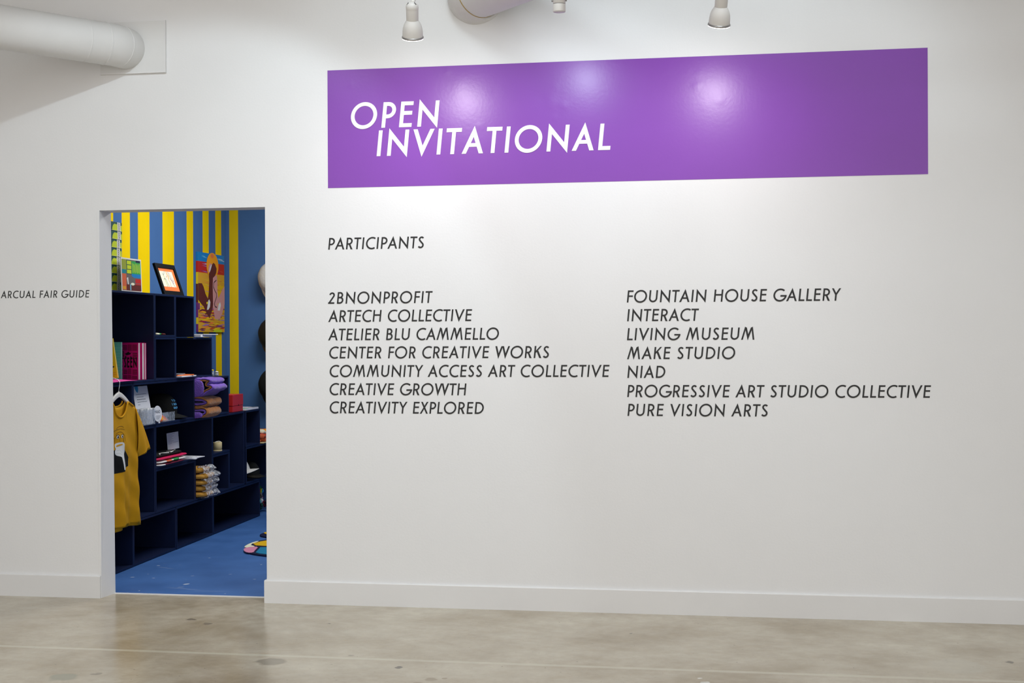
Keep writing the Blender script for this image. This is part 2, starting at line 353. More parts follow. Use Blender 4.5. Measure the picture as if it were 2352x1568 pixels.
# shop room behind the doorway
SX, SY, SZ = -1.62, 3.54, 2.98
S('floor_shop', MB().box((SX, .125, -.1), (2.6, SY, 0), 'blue_floor'))
S('wall_shop_left', MB().box((SX - .1, WT, 0), (SX, SY + .1, SZ), 'stripes_side'))
S('wall_shop_back', MB().box((SX, SY, 0), (2.6, SY + .1, SZ), 'stripes_back'))
S('wall_shop_right', MB().box((2.6, WT, 0), (2.7, SY + .1, SZ), 'blue_paint'))
S('ceiling_shop', MB().box((SX - .1, WT, SZ), (2.7, SY + .1, SZ + .1), 'ceiling'))

# ------------------------------------------------------------------ lettering (stroke-built geometric sans, slanted)
def arc(cx, cy, rx, a0, a1, ry=None, n=None):
    ry = ry or rx; n = n or max(4, int(abs(a1 - a0) / 12))
    return [(cx + rx * math.cos(math.radians(a0 + (a1 - a0) * i / n)), cy + ry * math.sin(math.radians(a0 + (a1 - a0) * i / n))) for i in range(n + 1)]
def stroke(pts, w, closed=False):
    """quads along a polyline"""
    n = len(pts); L_, R_ = [], []
    for i in range(n):
        p = Vector(pts[i])
        if closed: a = Vector(pts[i - 1]); b = Vector(pts[(i + 1) % n])
        else: a = Vector(pts[max(i - 1, 0)]); b = Vector(pts[min(i + 1, n - 1)])
        d1 = (p - a).normalized() if (p - a).length > 1e-9 else (b - p).normalized()
        d2 = (b - p).normalized() if (b - p).length > 1e-9 else d1
        t = (d1 + d2).normalized(); nn = Vector((-t.y, t.x)); k = w / 2 / max(.4, nn.dot(Vector((-d1.y, d1.x))))
        L_.append(tuple(p + nn * k)); R_.append(tuple(p - nn * k))
    out = []
    for i in range(n if closed else n - 1):
        j = (i + 1) % n; out.append([L_[i], R_[i], R_[j], L_[j]])
    return out
def rect(x0, y0, x1, y1): return [[(x0, y0), (x1, y0), (x1, y1), (x0, y1)]]
def glyph(c, w):
    h = w / 2; d = w * 1.12; P = []
    def bowl(y0, y1, W, x0=0.):
        r = (y1 - y0) / 2; cx = W - h - r; return stroke([(x0, y1), (cx, y1)] + arc(cx, (y0 + y1) / 2, r, 90, -90, n=12)[1:-1] + [(cx, y0), (x0, y0)], w)
    def vee(W, top, bot, flip):
        yi = (top - bot) * (W / 2 - d) / (W / 2) + bot
        a = [(0, bot), (d, bot), (W / 2, yi), (W / 2, top)]; b = [(W, bot), (W - d, bot), (W / 2, yi), (W / 2, top)]
        r = [a, b]
        return [[(x, top + bot - y) for x, y in q] for q in r] if flip else r
    if c == 'A': W = .84; P = vee(W, 1.07, 0, False) + rect(.19 + h, .26, W - .19 - h, .26 + w * .95)
    elif c == 'V': W = .84; P = vee(W, 1, -.07, True)
    elif c == 'W':
        W = 1.24; a = vee(.66, 1, -.07, True); P = a + [[(x + W - .66, y) for x, y in q] for q in a]
    elif c == 'M':
        W = 1.06; a = vee(.62, 1, -.05, True)
        P = [[(x + .22, y) for x, y in q] for q in a] + [[(.0, 0), (w * 1.02, 0), (.20 + w, 1.0), (.22, 1.06)], [(W, 0), (W - w * 1.02, 0), (W - .20 - w, 1.0), (W - .22, 1.06)]]
    elif c == 'N':
        W = .80; v_ = d * 1.42; sl_ = (1.14 - v_) / W
        P = [[(0, 0), (w, 0), (w, 1.07 - sl_ * w), (0, 1.07)], [(W - w, -.07 + sl_ * w), (W, -.07), (W, 1), (W - w, 1)], [(0, 1.07), (0, 1.07 - v_), (W, -.07), (W, -.07 + v_)]]
    elif c == 'O': W = 1.06; P = stroke(arc(.53, .5, .53 - h, 0, 360, n=36)[:-1], w, True)
    elif c == 'C': W = .80; P = stroke(arc(.53, .5, .53 - h, 57, 303, n=24), w)
    elif c == 'G': W = .97; P = stroke(arc(.53, .5, .53 - h, 48, 356, n=30), w) + rect(.56, .5 - w * .95, 1.06 - w * .1, .5)
    elif c == 'D':
        W = .74; P = rect(0, 0, w, 1) + stroke([(h, 1 - h), (.24, 1 - h)] + arc(.24, .5, .5 - h, 90, -90, n=16)[1:-1] + [(.24, h), (h, h)], w)
    elif c == 'P': W = .53; P = rect(0, 0, w, 1) + bowl(.44, 1 - h, W, h)
    elif c == 'R': W = .56; P = rect(0, 0, w, 1) + bowl(.46, 1 - h, .53, h) + [[(.18, .48), (.18 + d, .48), (W + .02, 0), (W + .02 - d * 1.12, 0)]]
    elif c == 'B': W = .55; P = rect(0, 0, w, 1) + bowl(.53, 1 - h, .49, h) + bowl(h, .53, W, h)
    elif c == 'E': W = .50; P = rect(0, 0, w, 1) + rect(w, 0, W, w) + rect(w, 1 - w, W, 1) + rect(w, .5 - h * .3, W - .02, .5 + w * .85)
    elif c == 'F': W = .47; P = rect(0, 0, w, 1) + rect(w, 1 - w, W, 1) + rect(w, .5 - h * .6, W - .02, .5 + h * 1.3)
    elif c == 'H': W = .70; P = rect(0, 0, w, 1) + rect(W - w, 0, W, 1) + rect(w, .5, W - w, .5 + w)
    elif c == 'I': W = w; P = rect(0, 0, w, 1)
    elif c == 'K': W = .64; P = rect(0, 0, w, 1) + [[(w, .42), (w, .42 + d * 1.3), (W - .04 - d, 1), (W - .04, 1)], [(.20, .55), (.20 + d * .9, .63), (W, 0), (W - d * 1.15, 0)]]
    elif c == 'L': W = .46; P = rect(0, 0, w, 1) + rect(w, 0, W, w)
    elif c == 'S':
        W = .54; P = stroke(arc(.28, .765, .235 - h, 28, 230, n=14) + arc(.255, .265, .265 - h, 55, -150, n=14), w)
    elif c == 'T': W = .60; P = rect(W / 2 - h, 0, W / 2 + h, 1 - w) + rect(0, 1 - w, W, 1)
    elif c == 'U': W = .68; P = stroke([(h, 1), (h, .34)] + arc(.34, .34, .34 - h, 180, 360, n=14)[1:-1] + [(W - h, .34), (W - h, 1)], w)
    elif c == 'X': W = .70; P = [[(0, 0), (d, 0), (W - .03, 1), (W - .03 - d, 1)], [(W, 0), (W - d, 0), (.03, 1), (.03 + d, 1)]]
    elif c == 'Y': W = .72; P = rect(W / 2 - h, 0, W / 2 + h, .48) + [[(W / 2 - h, .48), (W / 2, .45), (W / 2, 1 - (W / 2 - d) * .52 / (W / 2 - h)), (d, 1), (0, 1)], [(W / 2 + h, .48), (W / 2, .45), (W / 2, 1 - (W / 2 - d) * .52 / (W / 2 - h)), (W - d, 1), (W, 1)]]
    elif c == '2': W = .56; P = stroke(arc(.28, .73, .25 - h, 170, -38, n=14) + [(.10, h + .02)], w) + rect(0, 0, W - .02, w)
    elif c == "'": W = w; P = rect(0, .72, w, 1)
    else: W = .30; P = []
    return P, W
SB = {}
for ch in 'BDEFHIKLMNPRU': SB[ch] = (.10, .06)
for ch in 'HINUM': SB[ch] = (.10, .10)
for ch in 'OCGS': SB[ch] = (.045, .045)
SB['D'] = (.10, .045); SB['C'] = (.045, .02)
for ch in 'AVWYTX': SB[ch] = (.005, .005)
SB['2'] = (.04, .06); SB["'"] = (.08, .08); SB['L'] = (.10, .01); SB['F'] = (.1, .01); SB['M'] = (.05, .05); SB['K'] = (.1, .01); SB['P'] = (.1, .01)
def layout(text, w):
    x = 0; out = []; prev = None
    for i, c in enumerate(text):
        if c == ' ': x += .36 + (prev or 0); prev = .06; continue
        P, W = glyph(c, w); sb = SB.get(c, (.06, .06))
        if prev is not None: x += prev + sb[0]
        out.append((c, x, P)); x += W; prev = sb[1]
    return out, x
def lettering(parent, text, B, width, cap, w, m, t0, t1, slant=.10, name='letter'):
    """B = (origin at left end of the baseline, u, v, n)"""
    lay, tot = layout(text, w); o, u, v, n = [Vector(q) for q in B]
    gaps = len(lay) - 1; need = width / cap - slant * .9
    ex = (need - tot) / max(1, gaps); k = 0; col = 0
    for i, (c, x, P) in enumerate(lay):
        mb = MB()
        for kq, q in enumerate(P):
            mb.prism([((a + x + ex * i + slant * b) * cap, b * cap) for a, b in q], (o, u, v, n), t0, t1 + .00003 * kq, m)
        mb.build(name, parent, recalc=True)

XA, ZA, NA = (1, 0, 0), (0, 0, 1), (0, -1, 0)
# purple banner painted panel with its title
bn = thing('banner', (1.893, 0, 2.2233), 'long purple banner panel on the white wall with slanted white title letters', 'banner')
BX0, BX1, BZ0, BZ1 = .35187, 3.43535, 2.22332, 2.85061
pb = MB()
random.seed(3)
dents = [(1.005, 2.824, .016, .0012), (1.50, 2.66, .03, -.0012), (1.55, 2.64, .035, .0014), (1.08, 2.775, .05, .001), (1.06, 2.72, .05, .0008), (1.62, 2.62, .02, .0012), (1.57, 2.56, .012, .0012), (1.18, 2.53, .02, .0008), (1.55, 2.38, .012, .001), (2.3, 2.70, .02, .001), (2.42, 2.62, .02, .0009)]
for _ in range(26): dents.append((random.uniform(BX0, BX1), random.uniform(BZ0, BZ1), random.uniform(.008, .03), random.uniform(-.0006, .0008)))
def bsurf(i, j):
    x = BX0 + (BX1 - BX0) * i; z = BZ0 + (BZ1 - BZ0) * j
    y = -.0012
    for a, b, r, hgt in dents:
        q = ((x - a) ** 2 + (z - b) ** 2) / r ** 2
        if q < 9: y -= hgt * math.exp(-q) * .7
    return (x, min(y, -.0004), z)
pb.grid(bsurf, 310, 64, 'purple')
pb.build('panel', bn, recalc=False)
lettering(bn, 'OPEN', ((.474, 0, 2.536), XA, ZA, NA), .487, .135, .150, 'white_vinyl', .0018, .0032)
lettering(bn, 'INVITATIONAL', ((.620, 0, 2.3865), XA, ZA, NA), 1.250, .136, .150, 'white_vinyl', .0018, .0032)
lines = [('PARTICIPANTS', .351, 1.895, .527, 'black lettered heading line standing alone above the left list on the wall'),
         ('2BNONPROFIT', .349, 1.606, .570, 'first line of black letters in the left wall list, beginning with the digit 2'),
         ('ARTECH COLLECTIVE', .349, 1.509, .781, 'second line of black letters in the left wall list, beginning with ARTECH'),
         ('ATELIER BLU CAMMELLO', .348, 1.411, .927, 'third line of black letters in the left wall list, beginning with ATELIER'),
         ('CENTER FOR CREATIVE WORKS', .351, 1.3145, 1.189, 'fourth line of black letters in the left wall list, four words beginning with CENTER'),
         ('COMMUNITY ACCESS ART COLLECTIVE', .353, 1.216, 1.496, 'longest line of black letters in the left wall list, beginning with COMMUNITY'),
         ('CREATIVE GROWTH', .352, 1.1195, .746, 'sixth line of black letters in the left wall list, ending with GROWTH'),
         ('CREATIVITY EXPLORED', .352, 1.022, .841, 'bottom line of black letters in the left wall list, ending with EXPLORED'),
         ('FOUNTAIN HOUSE GALLERY', 1.940, 1.599, 1.073, 'first line of black letters in the right wall list, beginning with FOUNTAIN'),
         ('INTERACT', 1.941, 1.5025, .366, 'second line of black letters in the right wall list, one word beginning with I'),
         ('LIVING MUSEUM', 1.940, 1.405, .650, 'third line of black letters in the right wall list, ending with MUSEUM'),
         ('MAKE STUDIO', 1.940, 1.3075, .551, 'fourth line of black letters in the right wall list, beginning with MAKE'),
         ('NIAD', 1.941, 1.211, .197, 'shortest line of black letters in the right wall list, four letters only'),
         ('PROGRESSIVE ART STUDIO COLLECTIVE', 1.940, 1.1125, 1.505, 'longest line of black letters in the right wall list, beginning with PROGRESSIVE'),
         ('PURE VISION ARTS', 1.941, 1.0155, .713, 'bottom line of black letters in the right wall list, beginning with PURE')]
for t, x, z, wd, lab in lines:
    th = thing('wall_lettering', (x, 0, z), lab, 'lettering', 'black vinyl lettering lines on the white wall')
    lettering(th, t, ((x, 0, z), XA, ZA, NA), wd, .0625, .133, 'black_vinyl', .0002, .0010)
th = thing('wall_lettering', (-1.536, 0, 1.6555), 'small black lettered line left of the doorway ending with FAIR GUIDE', 'lettering', 'black vinyl lettering lines on the white wall')
lettering(th, 'ARCUAL FAIR GUIDE', ((-1.536, 0, 1.6535), XA, (0.0, 0, 1), NA), .526, .040, .125, 'black_vinyl', .0002, .0010)

# ------------------------------------------------------------------ ducts
def ring(mb, p, d, r, w_, m): mb.lathe([(r - .008, -w_ / 2), (r, -w_ / 2), (r, w_ / 2), (r - .008, w_ / 2)], p, d, m, 48, smooth=False)
dl = thing('air_duct', (-.787, 0, 3.008), 'white round air duct at upper left, running left from its wall plate', 'duct')
c0 = Vector((-.787, 0, 3.008)); ddir = Vector((-.643, -.766, 0)).normalized()
path = [c0 + Vector((0, .0, 0)), c0 + Vector((0, -.04, 0)), c0 + Vector((-.006, -.075, 0)), c0 + Vector((-.022, -.108, 0))]
e0 = path[-1]
for k in range(1, 2): path.append(e0 + ddir * .05)
mb = MB(); mb.tube(path, .112, 'duct', n=40, caps=False); mb.build('elbow', dl)
e1 = path[-1]
mb = MB(); mb.tube([e1, e1 + ddir * .9], .112, 'duct', n=40, caps=False); mb.build('pipe', dl)
mb = MB(); mb.tube([e1 + ddir * .88, e1 + ddir * 3.6], .1135, 'duct', n=40, caps=False); mb.build('pipe', dl)
for q, rr in ((e1, .1145), (e1 + ddir * .11, .1136), (e1 + ddir * .88, .1150), (path[2], .1137)):
    mb = MB(); ring(mb, q, ddir if q is not path[2] else Vector((-.3, -.95, 0)).normalized(), rr, .008, 'duct'); mb.build('seam', dl, bevel=.002)
mb = MB(); mb.box((-.934, -.010, 2.871), (-.555, 0, 3.155), 'duct'); pl = mb.build('mounting_plate', dl)
for a, b in (((-.934, -.016, 2.871), (-.555, -.010, 2.879)), ((-.563, -.016, 2.879), (-.555, -.010, 3.155))):
    MB().box(a, b, 'trim').build('plate_edge', pl)
dr = thing('air_duct', (1.144, 0, 3.215), 'white round air duct at top centre with a gold sealed seam at the wall', 'duct')
c0 = Vector((1.160, 0, 3.215)); ddir = Vector((.707, -.707, 0))
pth = [c0, c0 + Vector((0, -.03, 0)), c0 + Vector((.003, -.050, 0)), c0 + Vector((.012, -.066, 0)), c0 + Vector((.030, -.084, 0))]
mb = MB(); mb.tube(pth, .145, 'tape', n=44, caps=False, rs=[.154, .150, .146, .142, .1395]); mb.build('collar', dr)
mb = MB(); mb.tube([pth[-2], pth[-1] + ddir * 3.2], .138, 'duct', n=44, caps=False); mb.build('pipe', dr)
mb = MB(); ring(mb, pth[-1] + ddir * .002, ddir, .1405, .0045, 'gold'); mb.build('sealed_seam', dr)
mb = MB(); mb.box((1.12, -.004, 3.10), (1.24, 0, 3.22), 'trim'); mb.build('wall_patch', dr)

# ------------------------------------------------------------------ track with three lamp heads
tr = thing('lighting_track', (1.7, -.71, 3.03), 'white ceiling lighting track running above the three lamp heads', 'track')
mb = MB(); mb.box((.75, -.724, 3.043), (4.6, -.696, 3.070), 'lamp_white'); mb.build('rail', tr, bevel=.003)
for x in (.85, 2.9, 4.4):
    mb = MB(); mb.tube([(x, -.71, 3.068), (x, -.71, H1)], .008, 'lamp_white', n=12); mb.build('hanging_rod', tr)

def par_lamp(x, yaw_, tilt, label, color, energy):
    """bell-shaped lamp head hung on a stem: mouth centre at z 2.835"""
    t = thing('track_lamp', (x, -.71, 2.83), label, 'lamp', 'bell lamp heads above the banner')
    ax = Vector((math.sin(yaw_) * math.sin(tilt), math.cos(yaw_) * math.sin(tilt), -math.cos(tilt)))  # beam direction
    mouth = Vector((x, -.71, 2.838)); L_ = .162
    top = mouth - ax * L_
    mb = MB(); mb.lathe([(.0480, 0), (.0480, -.010), (.0474, -.024), (.0452, -.040), (.0410, -.054), (.0350, -.065), (.0300, -.073), (.0285, -.075), (.024, -.073), (.020, -.06)], mouth, ax, 'lamp_white', n=40); mb.build('bell', t)
    mb = MB(); mb.lathe([(.0275, -.070), (.0285, -.074), (.029, -.128), (.0285, -.133), (.001, -.133)], mouth, ax, 'lamp_white', n=32); mb.build('neck', t)
    cap_ = MB(); cap_.lathe([(.0292, -.127), (.0300, -.135), (.0285, -.145), (.023, -.153), (.014, -.159), (.001, -.161)], mouth, ax, 'lamp_white', n=32); co = cap_.build('cap', t)
    for s_ in (-1, 1):
        sm = MB(); p = mouth - ax * .150 + Vector((s_ * .014, -.016, .004)); sm.tube([p, p + Vector((s_ * .008, .004, -.010))], .0016, 'lamp_dark', n=6); sm.build('vent_slot', co)
    mb = MB(); mb.lathe([(.0475, -.001), (.0500, .0), (.0515, .004), (.0515, .008), (.049, .0095), (.046, .008)], mouth, ax, 'lamp_rim', n=40); mb.build('rim', t)
    mb = MB(); mb.lathe([(.001, .004), (.025, .007), (.044, .0100), (.0495, .0110), (.0500, .0095)], mouth, ax, 'lamp_glow', n=40); mb.build('lens', t)
    mb = MB(); mb.tube([top + ax * .006, Vector((top.x, -.71, top.z + .04)), Vector((top.x, -.71, 3.045))], .0085, 'hanger', n=14); mb.build('stem', t)
    light('lamp_beam', 'SPOT', mouth + ax * .03, energy, color, mouth + ax * 2, spot_size=math.radians(165), spot_blend=1.0, shadow_soft_size=.045).parent = None
    return t
par_lamp(.984, -.2, math.radians(29), 'white bell lamp head hanging left of the round ceiling duct', (1, .93, .97), 17.5)
par_lamp(2.404, -.2, math.radians(29), 'white bell lamp head hanging over the right half of the banner', (1, .94, .97), 16)
t = thing('track_lamp', (1.677, -.71, 2.92), 'small white cylinder lamp head with side screws at top centre', 'lamp')
mouth = Vector((1.677, -.71, 2.922)); ax = Vector((0, .05, -1)).normalized()
mb = MB(); mb.lathe([(.001, .0), (.0275, .001), (.029, -.003), (.029, -.034)], mouth, ax, 'lamp_white', n=32); mb.build('front_ring', t)
mb = MB(); mb.lathe([(.0275, -.033), (.0275, -.037)], mouth, ax, 'lamp_dark', n=32); mb.build('groove', t)
mb = MB(); mb.lathe([(.027, -.036), (.029, -.037), (.029, -.13), (.026, -.136), (.001, -.136)], mouth, ax, 'lamp_white', n=32); mb.build('body', t)
for s_ in (-1, 1):
    mb = MB(); p = mouth - ax * .052; mb.tube([p + Vector((s_ * .028, 0, 0)), p + Vector((s_ * .036, 0, 0))], .0055, 'lamp_rim', n=10); mb.build('screw', t)
mb = MB(); mb.tube([mouth - ax * .13, Vector((1.677, -.71, 3.045))], .008, 'hanger', n=12); mb.build('stem', t)
light('lamp_beam', 'SPOT', (1.677, -.69, 2.905), 9, (.74, .86, 1), (1.677, 0, 2.1), spot_size=math.radians(170), spot_blend=1.0, shadow_soft_size=.035)

# ------------------------------------------------------------------ stepped cube shelving
GY = lambda i: .90 + .3195 * i if i < 6 else .90 + .3195 * i + .03
GZ = lambda j: .002 + .2865 * j
SF, SBK = -1.19, -1.588
def carton(poly, label):
    """open-fronted box whose outline is a rectilinear polygon in (Y, Z), counter-clockwise seen from the front"""
    g = .0012; T = .0145; jx = random.uniform(-.002, .001)
    k = len(poly); area = sum(poly[i][0] * poly[(i + 1) % k][1] - poly[(i + 1) % k][0] * poly[i][1] for i in range(k))
    if area < 0: poly = poly[::-1]
    ys = [p[0] for p in poly]; zs = [p[1] for p in poly]
    t = thing('shelf_box', ((SF + SBK) / 2, (min(ys) + max(ys)) / 2, min(zs)), label, 'shelf', 'navy stepped shelf boxes')
    for i in range(k):
        (y0, z0), (y1, z1) = poly[i], poly[(i + 1) % k]
        (yp, zp), (yn, zn) = poly[i - 1], poly[(i + 2) % k]
        dy, dz = y1 - y0, z1 - z0
        def reflex(a, b, c): return (b[0] - a[0]) * (c[1] - b[1]) - (b[1] - a[1]) * (c[0] - b[0]) < 0
        r0 = reflex((yp, zp), (y0, z0), (y1, z1)); r1 = reflex((y0, z0), (y1, z1), (yn, zn))
        if abs(dz) < 1e-6:   # horizontal panel, full length
            up = dy > 0; s_ = 1 if dy > 0 else -1
            a, b = y0 + s_ * (g if not r0 else -T), y1 - s_ * (g if not r1 else -T); a, b = min(a, b), max(a, b)
            lo, hi = (z0 + g, z0 + T) if up else (z0 - T, z0 - g)
            MB().box((SBK + jx, a, lo), (SF + jx, b, hi), 'navy').build('bottom_panel' if up else 'top_panel', t, bevel=.0012)
        else:
            up = dz > 0; s_ = 1 if dz > 0 else -1
            a, b = z0 + s_ * (T if not r0 else g), z1 - s_ * (T if not r1 else g); a, b = min(a, b), max(a, b)
            lo, hi = (y0 - T, y0 - g) if up else (y0 + g, y0 + T)
            MB().box((SBK + jx, lo, a), (SF + jx, hi, b), 'navy').build('side_panel', t, bevel=.0012)
    mb = MB(); mb.prism([(a, b) for a, b in poly], ((SBK, 0, 0), (0, 1, 0), (0, 0, 1), (1, 0, 0)), -.012, 0, 'navy'); mb.build('back_panel', t)
    return t
random.seed(11)
Y_, Z_ = GY, GZ
def rc(i0, j0, i1, j1, y0=None): a = Y_(i0) if y0 is None else y0; return [(a, Z_(j0)), (Y_(i1), Z_(j0)), (Y_(i1), Z_(j1)), (a, Z_(j1))]
carton(rc(-1, 4, 1, 6), 'large navy shelf box at the top left, holding the standing books')
carton(rc(1, 5, 2, 6), 'small open navy shelf box directly under the tilted black picture frame')
carton(rc(1, 4, 2, 5), 'empty small navy shelf box just right of the standing books')
carton([(Y_(2), Z_(4)), (Y_(4), Z_(4)), (Y_(4), Z_(5)), (Y_(3), Z_(5)), (Y_(3), Z_(6)), (Y_(2), Z_(6))], 'stepped navy shelf box under the painting, with magazines on its floor')
carton(rc(-1, 3, 0, 4), 'small navy shelf box behind the white coat hanger')
carton(rc(0, 3, 3, 4), 'long navy shelf box holding the white sign and the black cap')
carton(rc(-1, 1, 1, 3), 'large navy shelf box hidden behind the mustard shirt')
carton([(Y_(1), Z_(2)), (Y_(3), Z_(2)), (Y_(3), Z_(1)), (Y_(4), Z_(1)), (Y_(4), Z_(3)), (Y_(1), Z_(3))], 'stepped navy shelf box holding grey paper sign, folded shirts and bagged stack')
carton(rc(1, 1, 3, 2), 'empty navy shelf box below the folded black shirts')
carton(rc(4, 3, 5, 4), 'narrow empty navy shelf box right of the purple towels')
carton([(Y_(4), Z_(2)), (Y_(5), Z_(2)), (Y_(5), Z_(1)), (Y_(6) - .03, Z_(1)), (Y_(6) - .03, Z_(3)), (Y_(4), Z_(3))], 'stepped navy shelf box under the red box, with cream tin inside')
carton(rc(4, 1, 5, 2), 'narrow empty navy shelf box right under the cream tin')
carton(rc(6, 2, 7, 3), 'small navy shelf box with white papers on top near the doorway edge')
carton([(Y_(6), Z_(1)), (Y_(8), Z_(1)), (Y_(8), Z_(2)), (Y_(6), Z_(2))], 'navy shelf box holding the white cap, by the right edge of the doorway')
carton(rc(-1, 0, 0, 1), 'bottom navy shelf box on the floor at the far left of the doorway')
carton(rc(0, 0, 2, 1), 'bottom navy shelf box on the floor below the hem of the shirt')
carton(rc(2, 0, 4, 1), 'bottom navy shelf box on the floor under the bagged shirts')
carton([(Y_(4), Z_(0)), (3.15, Z_(0)), (3.15, Z_(1)), (Y_(4), Z_(1))], 'longest bottom navy shelf box on the floor, right beside the colourful yarn')

# ------------------------------------------------------------------ goods on and around the shelving
FX = ((0, 1, 0), (0, 0, 1), (1, 0, 0))     # facing the shop (+X): u = +Y, v = up
from mathutils import noise as NZ
def ngrid(mb, fn, nu, nv, m): return mb.grid(fn, nu, nv, m)
def soft_slab(mb, x0, x1, y0, y1, z0, z1, m, amp=.004, fr=18, n=14, e=.35, seed=0, wave=0.0, wf=3.0):
    """rounded cloth slab (superellipsoid) with a little noise"""
    cx, cy, cz = (x0 + x1) / 2, (y0 + y1) / 2, (z0 + z1) / 2; a, b, c = (x1 - x0) / 2, (y1 - y0) / 2, (z1 - z0) / 2
    sg = lambda v, p: math.copysign(abs(v) ** p, v)
    def fn(i, j):
        th = i * 2 * PI; ph = (j - .5) * PI
        x = sg(math.cos(ph), .5) * sg(math.cos(th), e); y = sg(math.cos(ph), .5) * sg(math.sin(th), e); z = sg(math.sin(ph), .55)
        p = Vector((cx + a * x, cy + b * y, cz + c * z))
        d = NZ.noise_vector(p * fr + Vector((seed * 3.1, seed, 0))) * amp
        d.z *= (.6 if z > -.7 else 0)
        zz = wave * math.sin(p.x * wf * 10 + seed) if z > -.7 else 0
        return (p.x + d.x, p.y + d.y, max(z0, p.z + d.z + zz))
    mb.grid(fn, n * 4, n, m); return mb
def basis(o, az, lean=0.0):
    """board basis at o: az = direction (deg, from +X towards +Y) the face looks to; lean tips the top backwards"""
    a = math.radians(az); n = Vector((math.cos(a), math.sin(a), 0)); u = Vector((-math.sin(a), math.cos(a), 0))
    l = math.radians(lean); v = Vector((0, 0, 1)) * math.cos(l) - n * math.sin(l); n2 = n * math.cos(l) + Vector((0, 0, 1)) * math.sin(l)
    return (Vector(o), u, v, n2)
def R4(x0, y0, x1, y1): return [(x0, y0), (x1, y0), (x1, y1), (x0, y1)]
def decals(mb, B, W, H, items, t0=.0004):
    """items: (material, [(s, t) in 0..1]) drawn as thin print layers"""
    t = t0
    for m, poly in items:
        mb.prism([(s * W, q * H) for s, q in poly], B, t, t + .00001, m); t += .00001
    return mb
def linestrip(pts, w): return stroke(pts, w)
def ell(cx, cy, rx, ry, n=20): return [(cx + rx * math.cos(2 * PI * k / n), cy + ry * math.sin(2 * PI * k / n)) for k in range(n)]

# ---- framed print calendar
B = basis((-1.252, .884, Z_(6) + .001), 0, 2)
t = thing('art_print', (-1.25, 1.02, Z_(6)), 'white-bordered colourful patchwork art print standing beside the card rack', 'print')
mb = MB(); mb.prism(R4(0, 0, .285, .213), B, -.004, 0, 'c_white'); mb.build('board', t)
W, H = .285, .213
X = lambda u: (u - 262) / 356; Yv = lambda v: 1 - (v - 880) / 590
def rr(m, u0, v0, u1, v1): return (m, R4(X(u0), Yv(v1), X(u1), Yv(v0)))
L_ = [rr('c_grey', 275, 905, 605, 1448), rr('c_olive', 275, 905, 362, 1083), rr('c_teal', 275, 1083, 347, 1155), rr('c_terracotta', 275, 1157, 347, 1440), rr('c_darkgreen', 355, 915, 442, 1160),
      rr('c_lime', 366, 925, 438, 990), rr('c_lime', 366, 1003, 438, 1070), rr('c_lime', 362, 1083, 438, 1148), rr('c_green', 446, 925, 605, 1165), rr('c_blue', 442, 1150, 605, 1215), rr('c_red', 503, 1235, 602, 1310), rr('c_red', 503, 1322, 602, 1400),
      rr('c_brown', 345, 1340, 600, 1448), ('c_grey', ell(X(435), Yv(1270), .17, .13)), ('c_white', [(X(355), Yv(1230)), (X(378), Yv(1215)), (X(385), Yv(1340)), (X(370), Yv(1340))]), ('c_cream', ell(X(455), Yv(1330), .09, .04)),
      rr('c_skyblue', 408, 1335, 425, 1440), rr('c_navy', 520, 905, 595, 945), rr('c_terracotta', 280, 1290, 345, 1296), rr('c_ochre', 280, 1375, 335, 1430)]
for k in range(7): L_.append(('c_lime', [(X(455 + k * 21), Yv(960 + 20 * (k % 3))), (X(462 + k * 21), Yv(960)), (X(470 + k * 20), Yv(1130 - 20 * (k % 2))), (X(462 + k * 20), Yv(1135))]))
mb = MB(); decals(mb, B, W, H, L_); mb.build('picture', t)

# ---- rack with eight rows of cards
t = thing('card_rack', (-1.33, .905, Z_(6)), 'tall clear card rack against the striped wall, filled with green and yellow cards', 'rack')
mb = MB(); mb.box((-1.345, .826, Z_(6)), (-1.339, .986, 2.165), 'acrylic'); mb.build('back_panel', t)
mb = MB(); mb.box((-1.345, .822, Z_(6)), (-1.292, .826, 2.155), 'c_grey'); mb.build('side_panel', t)
mb = MB(); mb.box((-1.36, .82, Z_(6)), (-1.28, .99, Z_(6) + .006), 'acrylic'); mb.build('base', t)
ords = ['bottom', 'second from bottom', 'third from bottom', 'fourth from bottom', 'fifth from bottom', 'sixth from bottom', 'second from top', 'top']
for k in range(8):
    z = Z_(6) + .008 + .0535 * k; dy = (.0, .004, .002, .0, .002, .004, .012, .010)[k]
    MB().box((-1.338, .83, z - .0010), (-1.298, .982, z), 'c_white').build('ledge', t)
    B = basis((-1.300, .830 + dy, z), 0, 2); W, H = .150, .0525
    c = thing('greeting_card', (-1.31, .905, z), 'green and yellow card with white chain band, %s row of the rack' % ords[k], 'card', 'cards in the tall rack')
    mb = MB(); mb.prism(R4(0, 0, W, H), B, -.008, 0, 'c_darkgreen'); mb.build('card_stack', c)
    L_ = [('c_lime', [(.10, 0), (.57, 0), (.57, .70), (.52, .78), (.44, .72), (.36, .80), (.28, .72), (.20, .62), (.13, .35)]), ('c_lime', [(.86, 0), (1, 0), (1, .62), (.93, .70), (.88, .60)]), ('c_white', R4(.58, 0, .86, 1))]
    mb = MB(); decals(mb, B, W, H, L_)
    for q in range(4):
        for s in stroke([(x_ * W, y_ * H) for x_, y_ in ell(.72, .13 + .245 * q, .055, .095, 10)], .0022, True): mb.prism(s, B, .0008, .0010, 'c_ink')
    mb.build('print', c)

